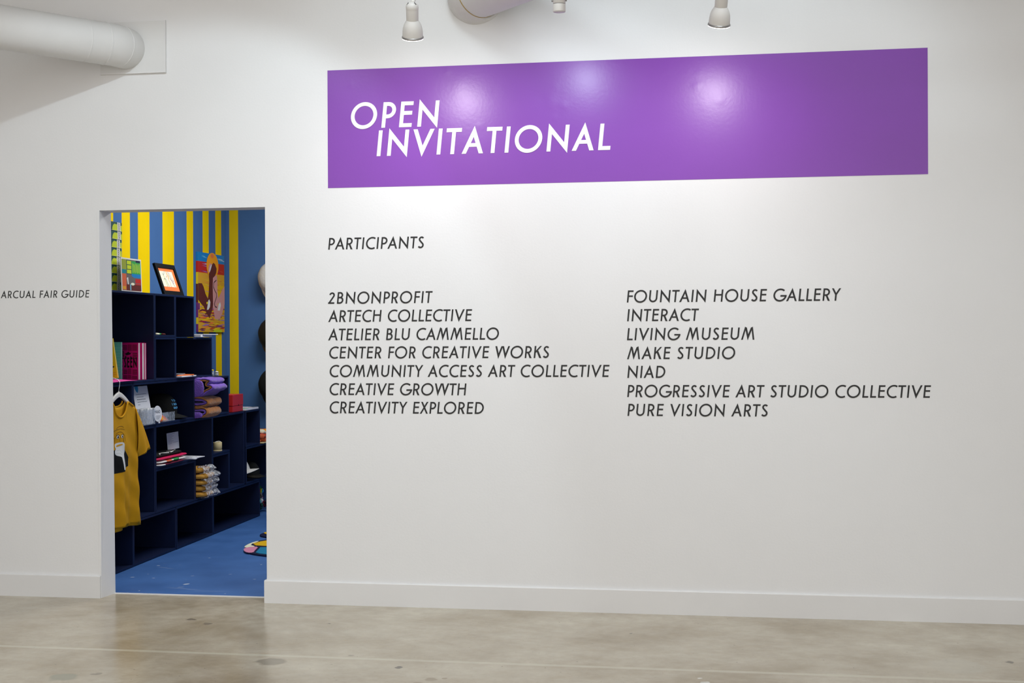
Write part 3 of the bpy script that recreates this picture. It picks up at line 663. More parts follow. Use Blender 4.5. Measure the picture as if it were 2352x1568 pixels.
# ---- books in the big box
zf = Z_(4) + .0147
def book(o, az, wd, ht, th, cover, label, lean=0, roll=0, pages='c_white', group=None, items=None, extra=None):
    B = basis(o, az, lean); o_, u, v, n = B
    if roll:
        r = math.radians(roll); u, v = u * math.cos(r) + v * math.sin(r), v * math.cos(r) - u * math.sin(r); B = (o_, u, v, n)
    t = thing('book', o, label, 'book', group)
    c = MB(); c.prism(R4(0, 0, wd, ht), B, -.0012, 0, cover); c.prism(R4(0, 0, wd, ht), B, -th, -th + .0012, cover); c.prism(R4(0, 0, .0015, ht), B, -th, 0, cover); c.build('cover', t)
    p = MB(); p.prism(R4(.001, .003, wd - .003, ht - .003), B, -th + .0013, -.0013, pages); p.build('pages', t)
    if items:
        mb = MB(); decals(mb, B, wd, ht, items)
        if extra: extra(mb, B)
        mb.build('cover_print', t)
    return t
def text_on(mb, B, text, x, y, width, cap, w, m, t0=.0022, slant=0, sx=1):
    lay, tot = layout(text, w); ex = (width / cap / sx - tot) / max(1, len(lay) - 1); o, u, v, n = B
    for i, (c, xx, P) in enumerate(lay):
        for q in P: mb.prism([(x + (a + xx + ex * i + slant * b) * cap * sx, y + b * cap) for a, b in q], B, t0, t0 + .0002, m)
# magenta book: three copies one behind the other
fdir = Vector((-.89, .45, 0)).normalized(); sdir = Vector((.45, .89, 0))
N = Vector((-1.222, 1.045, zf)); az = math.degrees(math.atan2(-sdir.y, -sdir.x))
wd = .165
def seen_extra(mb, B):
    text_on(mb, B, 'SEEN', .024, .078, .128, .066, .20, 'c_ink', sx=.66)
rows = []
random.seed(5)
for (x0, y0, x1, y1, vert) in [(.10, .03, .32, .13, 0), (.36, .03, .58, .13, 1), (.62, .03, .93, .12, 0), (.10, .16, .34, .28, 0), (.38, .15, .60, .30, 1), (.64, .15, .94, .29, 0),
                               (.08, .80, .34, .94, 0), (.38, .78, .62, .95, 1), (.66, .78, .94, .95, 1), (.66, .56, .94, .74, 0), (.03, .56, .14, .78, 0)]:
    for k in range(5):
        if vert: a = x0 + (x1 - x0) * k / 5; rows.append(('c_maroon' if k % 2 else 'c_ink', R4(a, y0, a + (x1 - x0) * .11, y1)))
        else: a = y0 + (y1 - y0) * k / 5; rows.append(('c_maroon' if k % 2 else 'c_ink', R4(x0, a, x1, a + (y1 - y0) * .11)))
for k in range(9): rows.append(('c_ink', R4(.0, .02 + .107 * k, .045, .08 + .107 * k)))
rows += [('c_ink', [(.18, .70), (.30, .66), (.52, .68), (.60, .74), (.50, .72), (.42, .76), (.28, .72)]), ('c_ink', [(.24, .58), (.30, .57), (.26, .66), (.20, .63)]), ('c_ink', [(.50, .58), (.60, .60), (.56, .66)])]
for k in range(3):
    o = N + fdir * wd + sdir * (.021 * k + .008 * (k > 0))
    book(o, az, wd, .238 - .001 * k, (.017, .019, .012)[k], 'c_magenta', ('magenta book with black block lettering facing the doorway, front copy', 'second magenta-covered book showing white pages, behind the front copy', 'rearmost of the magenta books, a thin magenta line with white pages')[k],
         items=rows if k == 0 else None, extra=seen_extra if k == 0 else None, group='magenta books in the top shelf box')
# teal book and yellow book
tl = [('c_teal', R4(.05, .06 + .075 * k, .95, .065 + .075 * k)) for k in range(12)]
book((-1.462, 1.00, zf), -92, .150, .242, .012, 'c_seafoam', 'teal book with fine printed lines between the yellow and magenta books', items=tl)
yl = [('c_ink', [(.60, .62), (.66, .60), (.72, .70), (.66, .72)]), ('c_ink', [(.76, .44), (.80, .44), (.83, .62), (.79, .63)]), ('c_ink', [(.70, .36), (.84, .34), (.88, .40), (.78, .42)]), ('c_ink', [(.66, .29), (.90, .27), (.92, .30), (.70, .33)]),
      ('c_ochre', R4(.62, .13, .95, .15)), ('c_ochre', R4(.70, .08, .95, .10))]
book((-1.391, .795, zf + .0005), -90, .155, .246, .012, 'c_yellow', 'yellow book leaning left at the edge of the doorway', roll=8, items=yl)
mb = MB(); mb.grid(lambda i, j: (-1.42 + .25 * i, .60 + .42 * j - .10 * i * j, zf + .001 + .012 * math.exp(-((i - .6) / .3) ** 2) * math.sin(j * 3)), 14, 12, 'c_hotpink')
o = mb.build('flyer', solid=.0012, loc=(-1.3, .8, zf)); tag(o, 'hot pink sheet lying under the standing books on the shelf floor', 'flyer')

# ---- tilted black picture frame
B = basis((-1.232, 1.471, Z_(6) + .001), 0, 19); o_, u, v, n = B; W, H = .318, .226
t = thing('picture_frame', (-1.25, 1.63, Z_(6)), 'black picture frame with orange mat leaning on top of the shelving', 'picture')
bw = .030
for nm, q in (('frame_side', R4(0, 0, bw, H)), ('frame_side', R4(W - bw, 0, W, H)), ('frame_side', R4(bw, 0, W - bw, bw)), ('frame_side', R4(bw, H - bw, W - bw, H))):
    mb = MB(); mb.prism(q, B, -.018, 0, 'black'); mb.build(nm, t, bevel=.001)
mb = MB(); mb.prism(R4(bw, bw, W - bw, H - bw), B, -.016, -.008, 'c_orange'); mb.build('mat', t)
mb = MB(); mb.prism(R4(.045, .062, W - .068, H - .052), B, -.0079, -.0074, 'c_cream')
for m, pts in [('c_textgrey', [(.27, .72), (.30, .64), (.36, .70), (.43, .80)]), ('c_olive', [(.30, .64), (.33, .55), (.31, .46), (.34, .36), (.33, .27)]), ('c_textgrey', [(.26, .50), (.32, .54), (.37, .49), (.39, .38), (.42, .28)]),
               ('c_orange', [(.47, .78), (.48, .66), (.52, .60), (.49, .50), (.53, .42), (.51, .32), (.54, .26)]), ('c_ochre', [(.52, .78), (.50, .70), (.55, .62), (.52, .52)]), ('c_purple', [(.56, .72), (.60, .60), (.64, .50), (.70, .47), (.66, .42)]),
               ('c_lilac', [(.54, .76), (.62, .72), (.66, .60), (.74, .48), (.70, .38), (.64, .44), (.60, .56)]), ('c_textgrey', [(.66, .40), (.69, .33), (.74, .28)]), ('c_red', [(.42, .62), (.45, .60), (.43, .57)])]:
    for q in stroke([(a * W, b * H) for a, b in pts], .0040): mb.prism(q, B, -.0072, -.0070, m)
mb.build('drawing', t)
MB().prism(R4(bw, bw, W - bw, H - bw), B, -.006, -.0055, 'acrylic')

# ---- painting on the side wall
PX0, PY0, PZ0, PW, PH = -1.602, 2.908, 1.478, .545, .634
t = thing('painting', (-1.605, 3.137, PZ0), 'tall bright canvas painting of raised arms and an orange sun on the striped wall', 'painting')
MB().box((-1.619, PY0, PZ0), (PX0, PY0 + PW, PZ0 + PH), 'c_ochre').build('canvas', t)
mb = MB()
for a, b, m in ((.885, 1, 'c_blue'), (.745, .885, 'c_red'), (.6, .745, 'c_yellow'), (.37, .6, 'c_brown'), (.18, .37, 'c_purple'), (.10, .18, 'c_yellow'), (0, .10, 'c_purple')):
    mb.box((-1.619, PY0 - .0006, PZ0 + PH * a), (PX0, PY0, PZ0 + PH * b), m)
mb.build('painted_edge', t)
B = (Vector((PX0, PY0, PZ0)), Vector((0, 1, 0)), Vector((0, 0, 1)), Vector((1, 0, 0)))
U = lambda u: (u - 815) / 430; V = lambda v: 1 - (v - 165) / 1285
random.seed(21)
L_ = [('c_blue', R4(0, .88, 1, 1)), ('c_red', R4(0, .74, 1, .885)), ('c_ochre', R4(0, .55, 1, .745)), ('c_rugyellow', R4(0, .30, 1, .60)), ('c_ochre', R4(0, .0, 1, .31))]
def swipe(m, x, y, w_, h_, k=0): L_.append((m, [(max(0, x), y), (max(0, min(1, x + w_ * .5)), y + h_ * .9 + k), (min(1, x + w_), y + h_ * .4 + k), (min(1, x + w_ * .97), y + k - h_ * .2), (max(0, min(1, x + w_ * .45)), y + k * .3 - h_ * .5)]))
for _ in range(10): swipe(random.choice(['c_skyblue', 'c_white', 'c_aqua', 'c_skyblue']), random.uniform(0, .8), random.uniform(.90, .975), random.uniform(.12, .3), .010, -.012)
for _ in range(14): swipe(random.choice(['c_lilac', 'c_purple', 'c_terracotta', 'c_white', 'c_maroon', 'c_red']), random.uniform(0, .8), random.uniform(.745, .87), random.uniform(.15, .35), .012, -.01)
for _ in range(48): swipe(random.choice(['c_sun', 'c_yellow', 'c_terracotta', 'c_lilac', 'c_yellow', 'c_orange']), random.uniform(0, .8), random.uniform(.45, .73), random.uniform(.12, .4), .010, -.02)
for _ in range(120): swipe(random.choice(['c_purple', 'c_yellow', 'c_sun', 'c_red', 'c_lilac', 'c_maroon', 'c_orange', 'c_rugyellow', 'c_purple']), random.uniform(-.05, .8), random.uniform(.02, .33), random.uniform(.15, .4), .010, random.uniform(-.02, .02))
L_ += [('c_sun', ell(U(1045), V(360), .23, .165, 26)), ('c_orange', ell(U(1040), V(200), .06, .03)),
       ('c_pink', [(U(a), V(b)) for a, b in [(975, 460), (980, 380), (1005, 325), (1035, 330), (1030, 430), (1000, 490)]]), ('c_white', [(U(a), V(b)) for a, b in [(1000, 400), (1020, 350), (1035, 345), (1022, 400), (1005, 460), (992, 470)]]),
       ('c_pink', [(U(a), V(b)) for a, b in [(1045, 560), (1090, 520), (1112, 500), (1125, 620), (1122, 760), (1140, 890), (1170, 820), (1215, 720), (1245, 680)]] + [(1, V(980))] + [(U(a), V(b)) for a, b in [(1205, 1130), (1162, 1235), (1080, 1235), (1060, 1100), (1040, 1000)]]),
       ('c_brown', [(0, V(670)), (U(870), V(665)), (U(898), V(720)), (U(928), V(830)), (U(968), V(915)), (U(982), V(800)), (U(992), V(620)), (U(985), V(500)), (U(1010), V(440)), (U(1035), V(345)), (U(1058), V(308)), (U(1085), V(325)), (U(1112), V(400)), (U(1105), V(470)), (U(1085), V(520)), (U(1050), V(560)),
                    (U(1045), V(700)), (U(1050), V(1000)), (U(1030), V(1110)), (U(990), V(1225)), (U(940), V(1140)), (U(900), V(1040)), (U(860), V(990)), (0, V(930))]),
       ('c_white', [(U(a), V(b)) for a, b in [(948, 1090), (963, 1000), (972, 935), (988, 915), (1006, 960), (998, 1040), (975, 1085)]]), ('c_white', [(U(a), V(b)) for a, b in [(1125, 1090), (1143, 990), (1168, 948), (1182, 1000), (1162, 1092)]]),
       ('c_yellow', [(U(940), V(965)), (U(965), V(955)), (U(968), V(985)), (U(945), V(1000))]), ('c_yellow', [(U(1118), V(985)), (U(1140), V(975)), (U(1140), V(1000))]),
       ('c_lime', [(.55, .0), (.9, .0), (.88, .025), (.75, .035), (.66, .022), (.56, .02)]), ('c_purple', R4(.0, .28, .05, .36))]
mb = MB(); decals(mb, B, PW, PH, L_)
for q in stroke([(U(a) * PW, V(b) * PH) for a, b in [(1105, 590), (1068, 630), (1056, 700), (1078, 760), (1106, 810), (1110, 860), (1088, 930), (1070, 985), (1085, 1030), (1112, 1040)]], .008): mb.prism(q, B, .0030, .0031, 'c_ink')
mb.build('painted_surface', t)

# ---- flat stacks
def sheet(name, x0, x1, y0, y1, z0, th, m, label, cat, group=None, rot=0, prints=None, name2=None):
    t = thing(name, ((x0 + x1) / 2, (y0 + y1) / 2, z0), label, cat, group)
    c = Vector(((x0 + x1) / 2, (y0 + y1) / 2, z0)); mb = MB(); mb.box((x0, y0, z0), (x1, y1, z0 + th), m); mb.v = rotv(mb.v, rot, 'Z', c); mb.build('cover' if prints else 'pages', t, bevel=.0008)
    if prints:
        mb = MB()
        for m2, (a, b, a1, b1) in prints:
            mb.box((x0 + (x1 - x0) * a, y0 + (y1 - y0) * b, z0 + th), (x0 + (x1 - x0) * a1, y0 + (y1 - y0) * b1, z0 + th + .0003), m2)
        mb.v = rotv(mb.v, rot, 'Z', c); mb.build('print', t)
    return t
z = Z_(5)
sheet('paper_stack', -1.42, -1.155, 1.885, 2.09, z + .001, .016, 'white_paper', 'stack of white papers lying on the shelf step under the painting', 'papers', prints=[('c_textgrey', (.2, .2, .8, .5))])
sheet('booklet', -1.37, -1.135, 1.93, 2.14, z + .0175, .005, 'white_paper', 'thin white booklet on top of the papers under the painting', 'booklet', rot=-.10, prints=[('c_textgrey', (.55, .1, .62, .9))])
z = Z_(4) + .0147
sheet('magazine', -1.42, -1.165, 1.56, 1.84, z, .008, 'white_paper', 'white magazine at the bottom of the pile in the stepped box under the painting', 'magazine', rot=.05, prints=[('c_terracotta', (.1, .1, .5, .6))])
sheet('magazine', -1.40, -1.175, 1.58, 1.80, z + .0085, .007, 'c_orange', 'orange and white magazine in the middle of the pile', 'magazine', rot=-.12, prints=[('c_white', (.6, .1, .95, .5)), ('c_sun', (.1, .5, .5, .9))])
sheet('magazine', -1.41, -1.20, 1.56, 1.74, z + .016, .007, 'c_textgrey', 'grey glossy magazine on top of the pile', 'magazine', rot=.16, prints=[('c_white', (.2, .2, .9, .35)), ('c_ink', (.3, .5, .8, .8))])
z = Z_(3)
sheet('leaflet_stack', -1.40, -1.195, 2.862, 3.14, z + .001, .014, 'white_paper', 'white and green leaflets stacked on the shelf box right of the red box', 'papers', prints=[('c_green', (.5, .05, .99, .28)), ('c_lilac', (.3, .4, .9, .6)), ('c_textgrey', (.75, .65, .98, .95))])
# wrapped snacks on the small box floor
random.seed(4)
for k, (y, x, m, nm) in enumerate([(1.252, -1.235, 'c_terracotta', 'terracotta'), (1.292, -1.215, 'c_cream', 'cream'), (1.335, -1.225, 'c_green', 'green'), (1.382, -1.215, 'c_brown', 'brown')]):
    mb = MB(); soft_slab(mb, x - .045, x + .022, y - .020, y + .024, Z_(5) + .0146, Z_(5) + .030 - .0015 * k, m, .004, 60, 8, .6, k)
    o = mb.build('sachet'); tag(o, 'small %s wrapped sachet lying in the small box under the frame' % nm, 'packet', 'wrapped sachets')
# small clear jars with a yellow top
for k, (y, x, r, h, m, lab) in enumerate([(2.262, -1.225, .015, .040, 'c_yellow', 'small clear glass jar with a yellow top on the narrow shelf box'), (2.322, -1.215, .016, .026, 'c_white', 'small clear glass pot with white lid beside the yellow-topped jar'), (2.375, -1.235, .014, .022, 'c_textgrey', 'tiny clear glass pot at the right of the three jars')]):
    t = thing('glass_jar', (x, y, Z_(4)), lab, 'jar', 'small glass jars')
    mb = MB(); mb.lathe([(.001, 0), (r, .001), (r, h * .8), (r * .7, h), (r * .6, h), (r * .9, h * .78), (r * .9, .004), (.001, .004)], (x, y, Z_(4) + .001), (0, 0, 1), 'acrylic', 20); mb.build('glass', t)
    mb = MB(); mb.lathe([(.001, h), (r * .8, h), (r * .8, h + .006), (.001, h + .010)], (x, y, Z_(4) + .001), (0, 0, 1), m, 16); mb.build('lid', t)
    mb = MB(); soft_slab(mb, x - r * .6, x + r * .6, y - r * .6, y + r * .6, Z_(4) + .006, Z_(4) + h * .7, 'white_paper', .002, 90, 6); mb.build('contents', t)
# red box
z = Z_(3) + .001
t = thing('red_box', (-1.28, 2.735, z), 'glossy red box with a small dark mark standing on the stepped shelving', 'box')
MB().box((-1.345, 2.628, z), (-1.212, 2.842, z + .046), 'red').build('lower_half', t, bevel=.002)
MB().box((-1.347, 2.626, z + .0475), (-1.210, 2.844, z + .132), 'red').build('upper_half', t, bevel=.002)
mb = MB(); mb.prism([(0, 0), (.024, 0), (.016, .005), (.013, .014), (.007, .005)], ((-1.2098, 2.735, z + .046), *FX), 0, .0006, 'black'); mb.build('clasp', t)
# cream tin
z = Z_(2) + .0016
t = thing('cream_tin', (-1.252, 2.42, z), 'round cream tin on the ledge between the navy boxes', 'tin')
mb = MB(); mb.lathe([(.001, 0), (.034, 0), (.0345, .018), (.0335, .0185)], (-1.252, 2.42, z), (0, 0, 1), 'ivory', 36); mb.build('base', t)
mb = MB(); mb.lathe([(.0330, .0188), (.0335, .0192), (.0335, .073), (.0325, .075), (.001, .075)], (-1.252, 2.42, z), (0, 0, 1), 'ivory', 36); mb.build('lid', t)
mb = MB(); mb.tube([(-1.262, 2.392, z + .0765), (-1.250, 2.405, z + .082), (-1.238, 2.418, z + .083), (-1.228, 2.430, z + .077)], .003, 'c_white', 8); mb.build('ribbon', t)

# ---- caps
def cap(name, loc, Rm, crown, brim, label, s=1.0, text=None):
    t = thing(name, loc, label, 'cap'); L0 = Vector(loc)
    T = lambda p: L0 + Rm @ (Vector(p) * s)
    mb = MB()
    def cf(i, j):
        th = i * 2 * PI; ph = j * PI / 2
        a, b, h = .078, .098, .125
        r = math.cos(ph) ** .75; seam = 1 + .010 * abs(math.cos(3 * th))
        p = Vector((a * r * math.cos(th) * seam, b * r * math.sin(th) * seam, h * math.sin(ph) ** .85))
        d = NZ.noise_vector(p * 22) * .005; return T(p + d * (1 - .6 * j))
    mb.grid(cf, 48, 14, crown); mb.build('crown', t, recalc=False)
    mb = MB()
    def bf(i, j):
        th = (i * 1.0) * PI; x = .080 * math.cos(th); y0 = .090 * max(0, math.sin(th)) ** .8
        y = y0 + j * (.076 * math.sin(th) ** .28 if math.sin(th) > 1e-6 else 0)
        return T((x * (1 + .06 * j), y, .004 - .9 * (x * x) - .02 * j))
    mb.grid(bf, 28, 6, brim); mb.build('brim', t, solid=.003)
    mb = MB(); mb.lathe([(.001, .0), (.006, .0005), (.005, .003), (.001, .004)], T((0, 0, .122)), Rm @ Vector((0, 0, 1)), crown, 12); mb.build('button', t)
    if text:
        mb = MB()
        for r, (tx, wdt) in enumerate(text):
            lay, tot = layout(tx, .2); capz = .013; ex = (wdt / capz - tot) / max(1, len(lay) - 1)
            for i, (c, xx, P) in enumerate(lay):
                for q in P:
                    pts = []
                    for a, b in q:
                        sx = -wdt / 2 + (a + xx + ex * i) * capz; zz = .078 - r * .022 + b * capz
                        k = max(0, 1 - (sx / .078) ** 2); hh = (min(.999, zz / .125)) ** (1 / .85); rr_ = math.cos(math.asin(hh)) ** .75
                        yy = .098 * math.sqrt(max(.02, rr_ ** 2 - (sx / .078) ** 2)) + .006
                        pts.append(T((-sx, yy, zz)))
                    mb.add(pts, [tuple(range(len(pts)))], 'c_capblue')
        mb.build('text', t, recalc=False)
    return t
# hanging caps on the back wall: crown towards the room, brim down
hang = Matrix(((1, 0, 0), (0, 0, -1), (0, -1, 0))).to_3x3() @ Matrix.Identity(3)
hang = Matrix(((-1, 0, 0), (0, 0, -1), (0, -1, 0)))
for (zc, cm, bm_, lab, nm) in [(1.925, 'white_fabric', 'c_white', 'white cap hanging highest on the blue back wall', 'a'), (1.462, 'c_darkcamo', 'c_camo', 'brown camouflage cap hanging in the middle on the blue back wall', 'b'), (1.040, 'black_fabric', 'black_fabric', 'black cap hanging lowest on the blue back wall', 'c')]:
    cap('cap', (-1.200, SY - .012, zc), hang, cm, bm_, lab, 1.42)
    pg = MB(); pg.tube([(-1.2, SY, zc + .07), (-1.2, SY - .05, zc + .075)], .004, 'steel', 8); o = pg.build('peg'); tag(o, 'small steel wall peg holding the %s cap' % {'a': 'white', 'b': 'camouflage', 'c': 'lowest black'}[nm], 'peg')
# black cap with blue lettering in the long box
cap('cap', (-1.350, 1.66, Z_(3) + .046), Matrix.Rotation(math.radians(-92), 3, 'Z'), 'black_fabric', 'black_fabric', 'black cap with blue lettering in the long shelf box', 1.12, text=[('YOU', .045), ("I DON'T", .060), ('KNOW', .050)])
cap('cap', (-1.30, 2.965, Z_(1) + .072), Matrix.Rotation(math.radians(-80), 3, 'Z') @ Matrix.Rotation(math.radians(18), 3, 'X'), 'white_fabric', 'white_fabric', 'white cap tipped up in the low shelf box near the doorway edge', 1.0)
cap('cap', (-1.285, 3.19, Z_(1) + .038), Matrix.Rotation(math.radians(-100), 3, 'Z'), 'black_fabric', 'c_darkcamo', 'dark cap lying behind the tipped white cap', .8)

# ---- long box: leaning sign, clear box of packets, oval tag, acrylic stand
zf = Z_(3) + .0147
B = basis((-1.222, 1.045, zf), 0, 10); W, H = .215, .247
t = thing('info_sign', (-1.23, 1.15, zf), 'white printed sign with blue drop emblem leaning in the long shelf box', 'sign')
mb = MB(); mb.prism(R4(0, 0, W, H), B, -.002, 0, 'white_paper'); mb.build('board', t)
L_ = [('c_signblue', [(.13, 1), (.37, 1), (.37, .93), (.33, .86), (.27, .83), (.20, .87), (.14, .94)])]
for (a, b, t_, m) in [(.15, .85, .78, 'c_textgrey'), (.18, .65, .71, 'c_textgrey'), (.18, .76, .645, 'c_ink'), (.18, .82, .58, 'c_textgrey'), (.20, .33, .51, 'c_textgrey'), (.22, .76, .40, 'c_ink'), (.22, .80, .34, 'c_textgrey'), (.24, .62, .27, 'c_textgrey')]:
    x = a
    while x < b: wd_ = random.uniform(.05, .10); L_.append((m, R4(x, t_, min(b, x + wd_), t_ + .014))); x += wd_ + .015
mb = MB(); decals(mb, B, W, H, L_, .0002); mb.build('print', t)
t = thing('packet_bin', (-1.21, 1.10, zf), 'clear bin of silvery plastic packets below the white sign', 'bin')
x0, x1, y0, y1 = -1.222, -1.165, .975, 1.165
# the bin stands in front of the sign on the shelf edge
for a, b in (((x0 + .004, y0, zf), (x1, y1, zf + .002)), ((x1 - .002, y0, zf), (x1, y1, zf + .095)), ((x0 + .004, y0, zf), (x1, y0 + .002, zf + .095)), ((x0 + .004, y1 - .002, zf), (x1, y1, zf + .095))):
    MB().box(a, b, 'acrylic').build('side_panel', t)
for k in range(7):
    y = .985 + .0245 * k
    mb = MB()
    def pf(i, j, k=k, y=y):
        px_ = -1.212 + .044 * i; pz = zf + .004 + .10 * j
        d = NZ.noise_vector(Vector((px_ * 40, k * 3, pz * 40))) * .006
        return (px_ + d.x * .5, y + .020 * (j) + d.y + .004 * math.sin(i * 9 + k), pz + d.z * .4)
    mb.grid(pf, 9, 12, 'clear_film'); o = mb.build('sachet', solid=.0015); tag(o, ('%s plastic packet in the clear bin, %s' % ('white' if k % 2 else 'silvery', ('at its left end', 'second from its left end', 'third from its left end', 'in its middle', 'third from its right end', 'second from its right end', 'at its right end')[k])), 'packet', 'silvery packets in the clear bin')
    o.data.materials.clear(); o.data.materials.append(M['white_paper'] if k % 2 else M['clear_film'])
B = basis((-1.176, 1.168, zf), -10, 4)
t = thing('oval_tag', (-1.17, 1.27, zf), 'pale oval tag on a short foot at the edge of the long shelf box', 'tag')
mb = MB(); mb.prism(ell(.050, .062, .046, .052, 32), B, -.0015, 0, 'white_paper'); mb.build('disc', t)
mb = MB(); mb.prism(R4(.052, 0, .068, .020), B, -.0015, 0, 'white_paper'); mb.build('foot', t)
mb = MB(); text_on(mb, B, 'NIAD', .022, .066, .056, .020, .16, 'c_textgrey', .0003)
for k in range(3): mb.prism(R4(.028, .046 - k * .009, .078 - k * .008, .0485 - k * .009), B, .0003, .0005, 'c_textgrey')
mb.build('print', t)
t = thing('acrylic_stand', (-1.2, 1.43, zf), 'low clear acrylic stand holding an orange card in front of the black cap', 'stand')
MB().box((-1.192, 1.335, zf), (-1.190, 1.525, zf + .060), 'acrylic').build('front_panel', t)
MB().box((-1.24, 1.335, zf), (-1.192, 1.525, zf + .002), 'acrylic').build('base', t)
MB().box((-1.24, 1.335, zf), (-1.238, 1.525, zf + .055), 'acrylic').build('back_panel', t)
B = basis((-1.222, 1.335, zf + .0025), 0, 14)
mb = MB(); mb.prism([(0, 0), (.15, 0), (.10, .030), (.05, .052), (0, .056)], B, 0, .004, 'c_terracotta'); mb.prism([(0, .02), (.08, .0), (.12, .0), (.04, .045), (0, .05)], B, .004, .0045, 'c_sun')
o = mb.build('orange_card'); tag(o, 'orange and red card inside the low clear stand', 'card')

# ---- towels: plush cloth folded in layers, fold loops towards the room
def folded_towel(y0, y1, z0, prof, th, m_out, m_in, label, seed, name='towel'):
    """prof: centre line in (X, Z); two bonded layers, outer and inner"""
    t = thing(name, (-1.3, (y0 + y1) / 2, z0), label, 'towel', 'purple and brown plush towels')
    pts = []
    for i in range(len(prof) - 1):
        a, b = Vector(prof[i]), Vector(prof[i + 1]); n_ = max(2, int((b - a).length / .008))
        for k in range(n_): pts.append(a + (b - a) * k / n_)
    pts.append(Vector(prof[-1]))
    for _ in range(10): pts = [pts[0]] + [(pts[i - 1] + pts[i] * 2 + pts[i + 1]) / 4 for i in range(1, len(pts) - 1)] + [pts[-1]]
    n_ = len(pts)
    def layer(o0, o1, m, nm):
        mb = MB(); rad = (o1 - o0) / 2; K = 12; ny = 12; vs = []; fs = []
        cen = []
        for i in range(n_):
            d = (pts[min(i + 1, n_ - 1)] - pts[max(i - 1, 0)]).normalized(); cen.append((pts[i], Vector((-d.y, d.x))))
        for jy in range(ny + 1):
            f = jy / ny; y = y0 + (y1 - y0) * f
            pinch = 1 - .45 * (abs(2 * f - 1) ** 5)
            for side in (0, 1):
                rng = range(n_) if side == 0 else range(n_ - 1, -1, -1)
                for i in rng:
                    p, nn = cen[i]; mid = (o0 + o1) / 2; off = mid + (rad * pinch if side == 0 else -rad * pinch)
                    q = p + nn * off
                    d = NZ.noise_vector(Vector((q.x * 28, y * 28, q.y * 28 + seed))) * .006
                    vs.append(Vector((q.x + d.x, y + d.y, max(z0, q.y + d.z))))
        P_ = 2 * n_
        for jy in range(ny):
            for i in range(P_): fs.append((jy * P_ + i, jy * P_ + (i + 1) % P_, (jy + 1) * P_ + (i + 1) % P_, (jy + 1) * P_ + i))
        for i in range(n_ - 1):
            fs.append((i, i + 1, P_ - 2 - i, P_ - 1 - i)); b0 = ny * P_
            fs.append((b0 + i, b0 + P_ - 1 - i, b0 + P_ - 2 - i, b0 + i + 1))
        mb.add(vs, fs, m, True); mb.build(nm, t)
    layer(0, th, m_out, 'outer_pile'); layer(-th, 0, m_in, 'inner_pile')
    return t
zt = Z_(3) + .002
folded_towel(1.882, 2.13, zt, [(-1.50, zt + .018), (-1.20, zt + .016), (-1.12, zt + .024), (-1.105, zt + .052), (-1.13, zt + .068), (-1.30, zt + .060), (-1.36, zt + .075), (-1.30, zt + .098), (-1.16, zt + .090), (-1.105, zt + .105), (-1.115, zt + .130), (-1.17, zt + .138), (-1.50, zt + .130)],
             .017, 'purple_plush', 'brown_plush', 'lower folded towel, brown plush outside, in the cell right of the black cap', 3)
folded_towel(1.875, 2.14, zt + .150, [(-1.50, zt + .162), (-1.16, zt + .160), (-1.13, zt + .178), (-1.12, zt + .198), (-1.085, zt + .202), (-1.055, zt + .212), (-1.065, zt + .230), (-1.11, zt + .226), (-1.125, zt + .240), (-1.10, zt + .256), (-1.075, zt + .262), (-1.10, zt + .272), (-1.50, zt + .272)],
             .0125, 'brown_plush', 'purple_plush', 'upper folded towel, purple outside with brown rolled edge', 8)

mb = MB(); soft_slab(mb, -1.45, -1.128, 1.862, 1.882, zt + .150, zt + .279, 'purple_plush', .005, 30, 10, .3, 5); mb.build('folded_flap', bpy.data.objects['towel.001'])
mb = MB(); soft_slab(mb, -1.45, -1.140, 1.862, 1.884, zt, zt + .048, 'purple_plush', .005, 30, 8, .4, 6); mb.build('folded_flap', bpy.data.objects['towel'])

# ---- middle stepped box: grey paper sign, folded shirts, brochures
zf = Z_(2) + .0147
def garment(x0, x1, y0, y1, z0, z1, m, label, seed, wave=.0, cat='shirt', name='folded_shirt', group=None, prints=None, e=.25):
    t = thing(name, ((x0 + x1) / 2, (y0 + y1) / 2, z0), label, cat, group)
    mb = MB(); soft_slab(mb, x0, x1, y0, y1, z0, z1, m, .004, 16, 10, e, seed, wave, 2.2); mb.build('cloth', t)
    if prints:
        for m2, (a0, b0, a1, b1, zz) in prints:
            mb = MB(); soft_slab(mb, a0, a1, b0, b1, zz[0], zz[1], m2, .002, 16, 7, .5, seed); mb.build('printed_band', t)
    return t
garment(-1.50, -1.168, 1.245, 1.66, zf, zf + .016, 'c_maroon', 'dark red folded cloth at the bottom of the pile on the ledge', 1, prints=[('c_white', (-1.30, 1.25, -1.163, 1.34, (zf + .002, zf + .013)))])
garment(-1.50, -1.172, 1.250, 1.70, zf + .016, zf + .034, 'c_white', 'white folded cloth with orange and green bands, under the pink one', 2,
        prints=[('c_terracotta', (-1.34, 1.345, -1.166, 1.455, (zf + .017, zf + .034))), ('c_green', (-1.34, 1.455, -1.166, 1.565, (zf + .018, zf + .036)))])
garment(-1.50, -1.176, 1.243, 1.74, zf + .034, zf + .050, 'c_crimson', 'crimson pink folded cloth under the black shirt', 3, wave=.003)
garment(-1.50, -1.200, 1.243, 1.70, zf + .050, zf + .074, 'black_fabric', 'black folded shirt with white print on the ledge below the grey sign', 4, wave=.003)
o_ = bpy.data.objects['cloth.003']
mb = MB()
for pts in ([(-1.205, 1.32), (-1.23, 1.36), (-1.235, 1.41), (-1.215, 1.445), (-1.205, 1.46)], [(-1.215, 1.55), (-1.255, 1.53)], [(-1.21, 1.50), (-1.225, 1.56), (-1.24, 1.62), (-1.25, 1.66)]):
    mb.tube([(x, y, zf + .0735) for x, y in pts], .0035, 'c_white', 8)
mb.build('white_print', o_.parent)
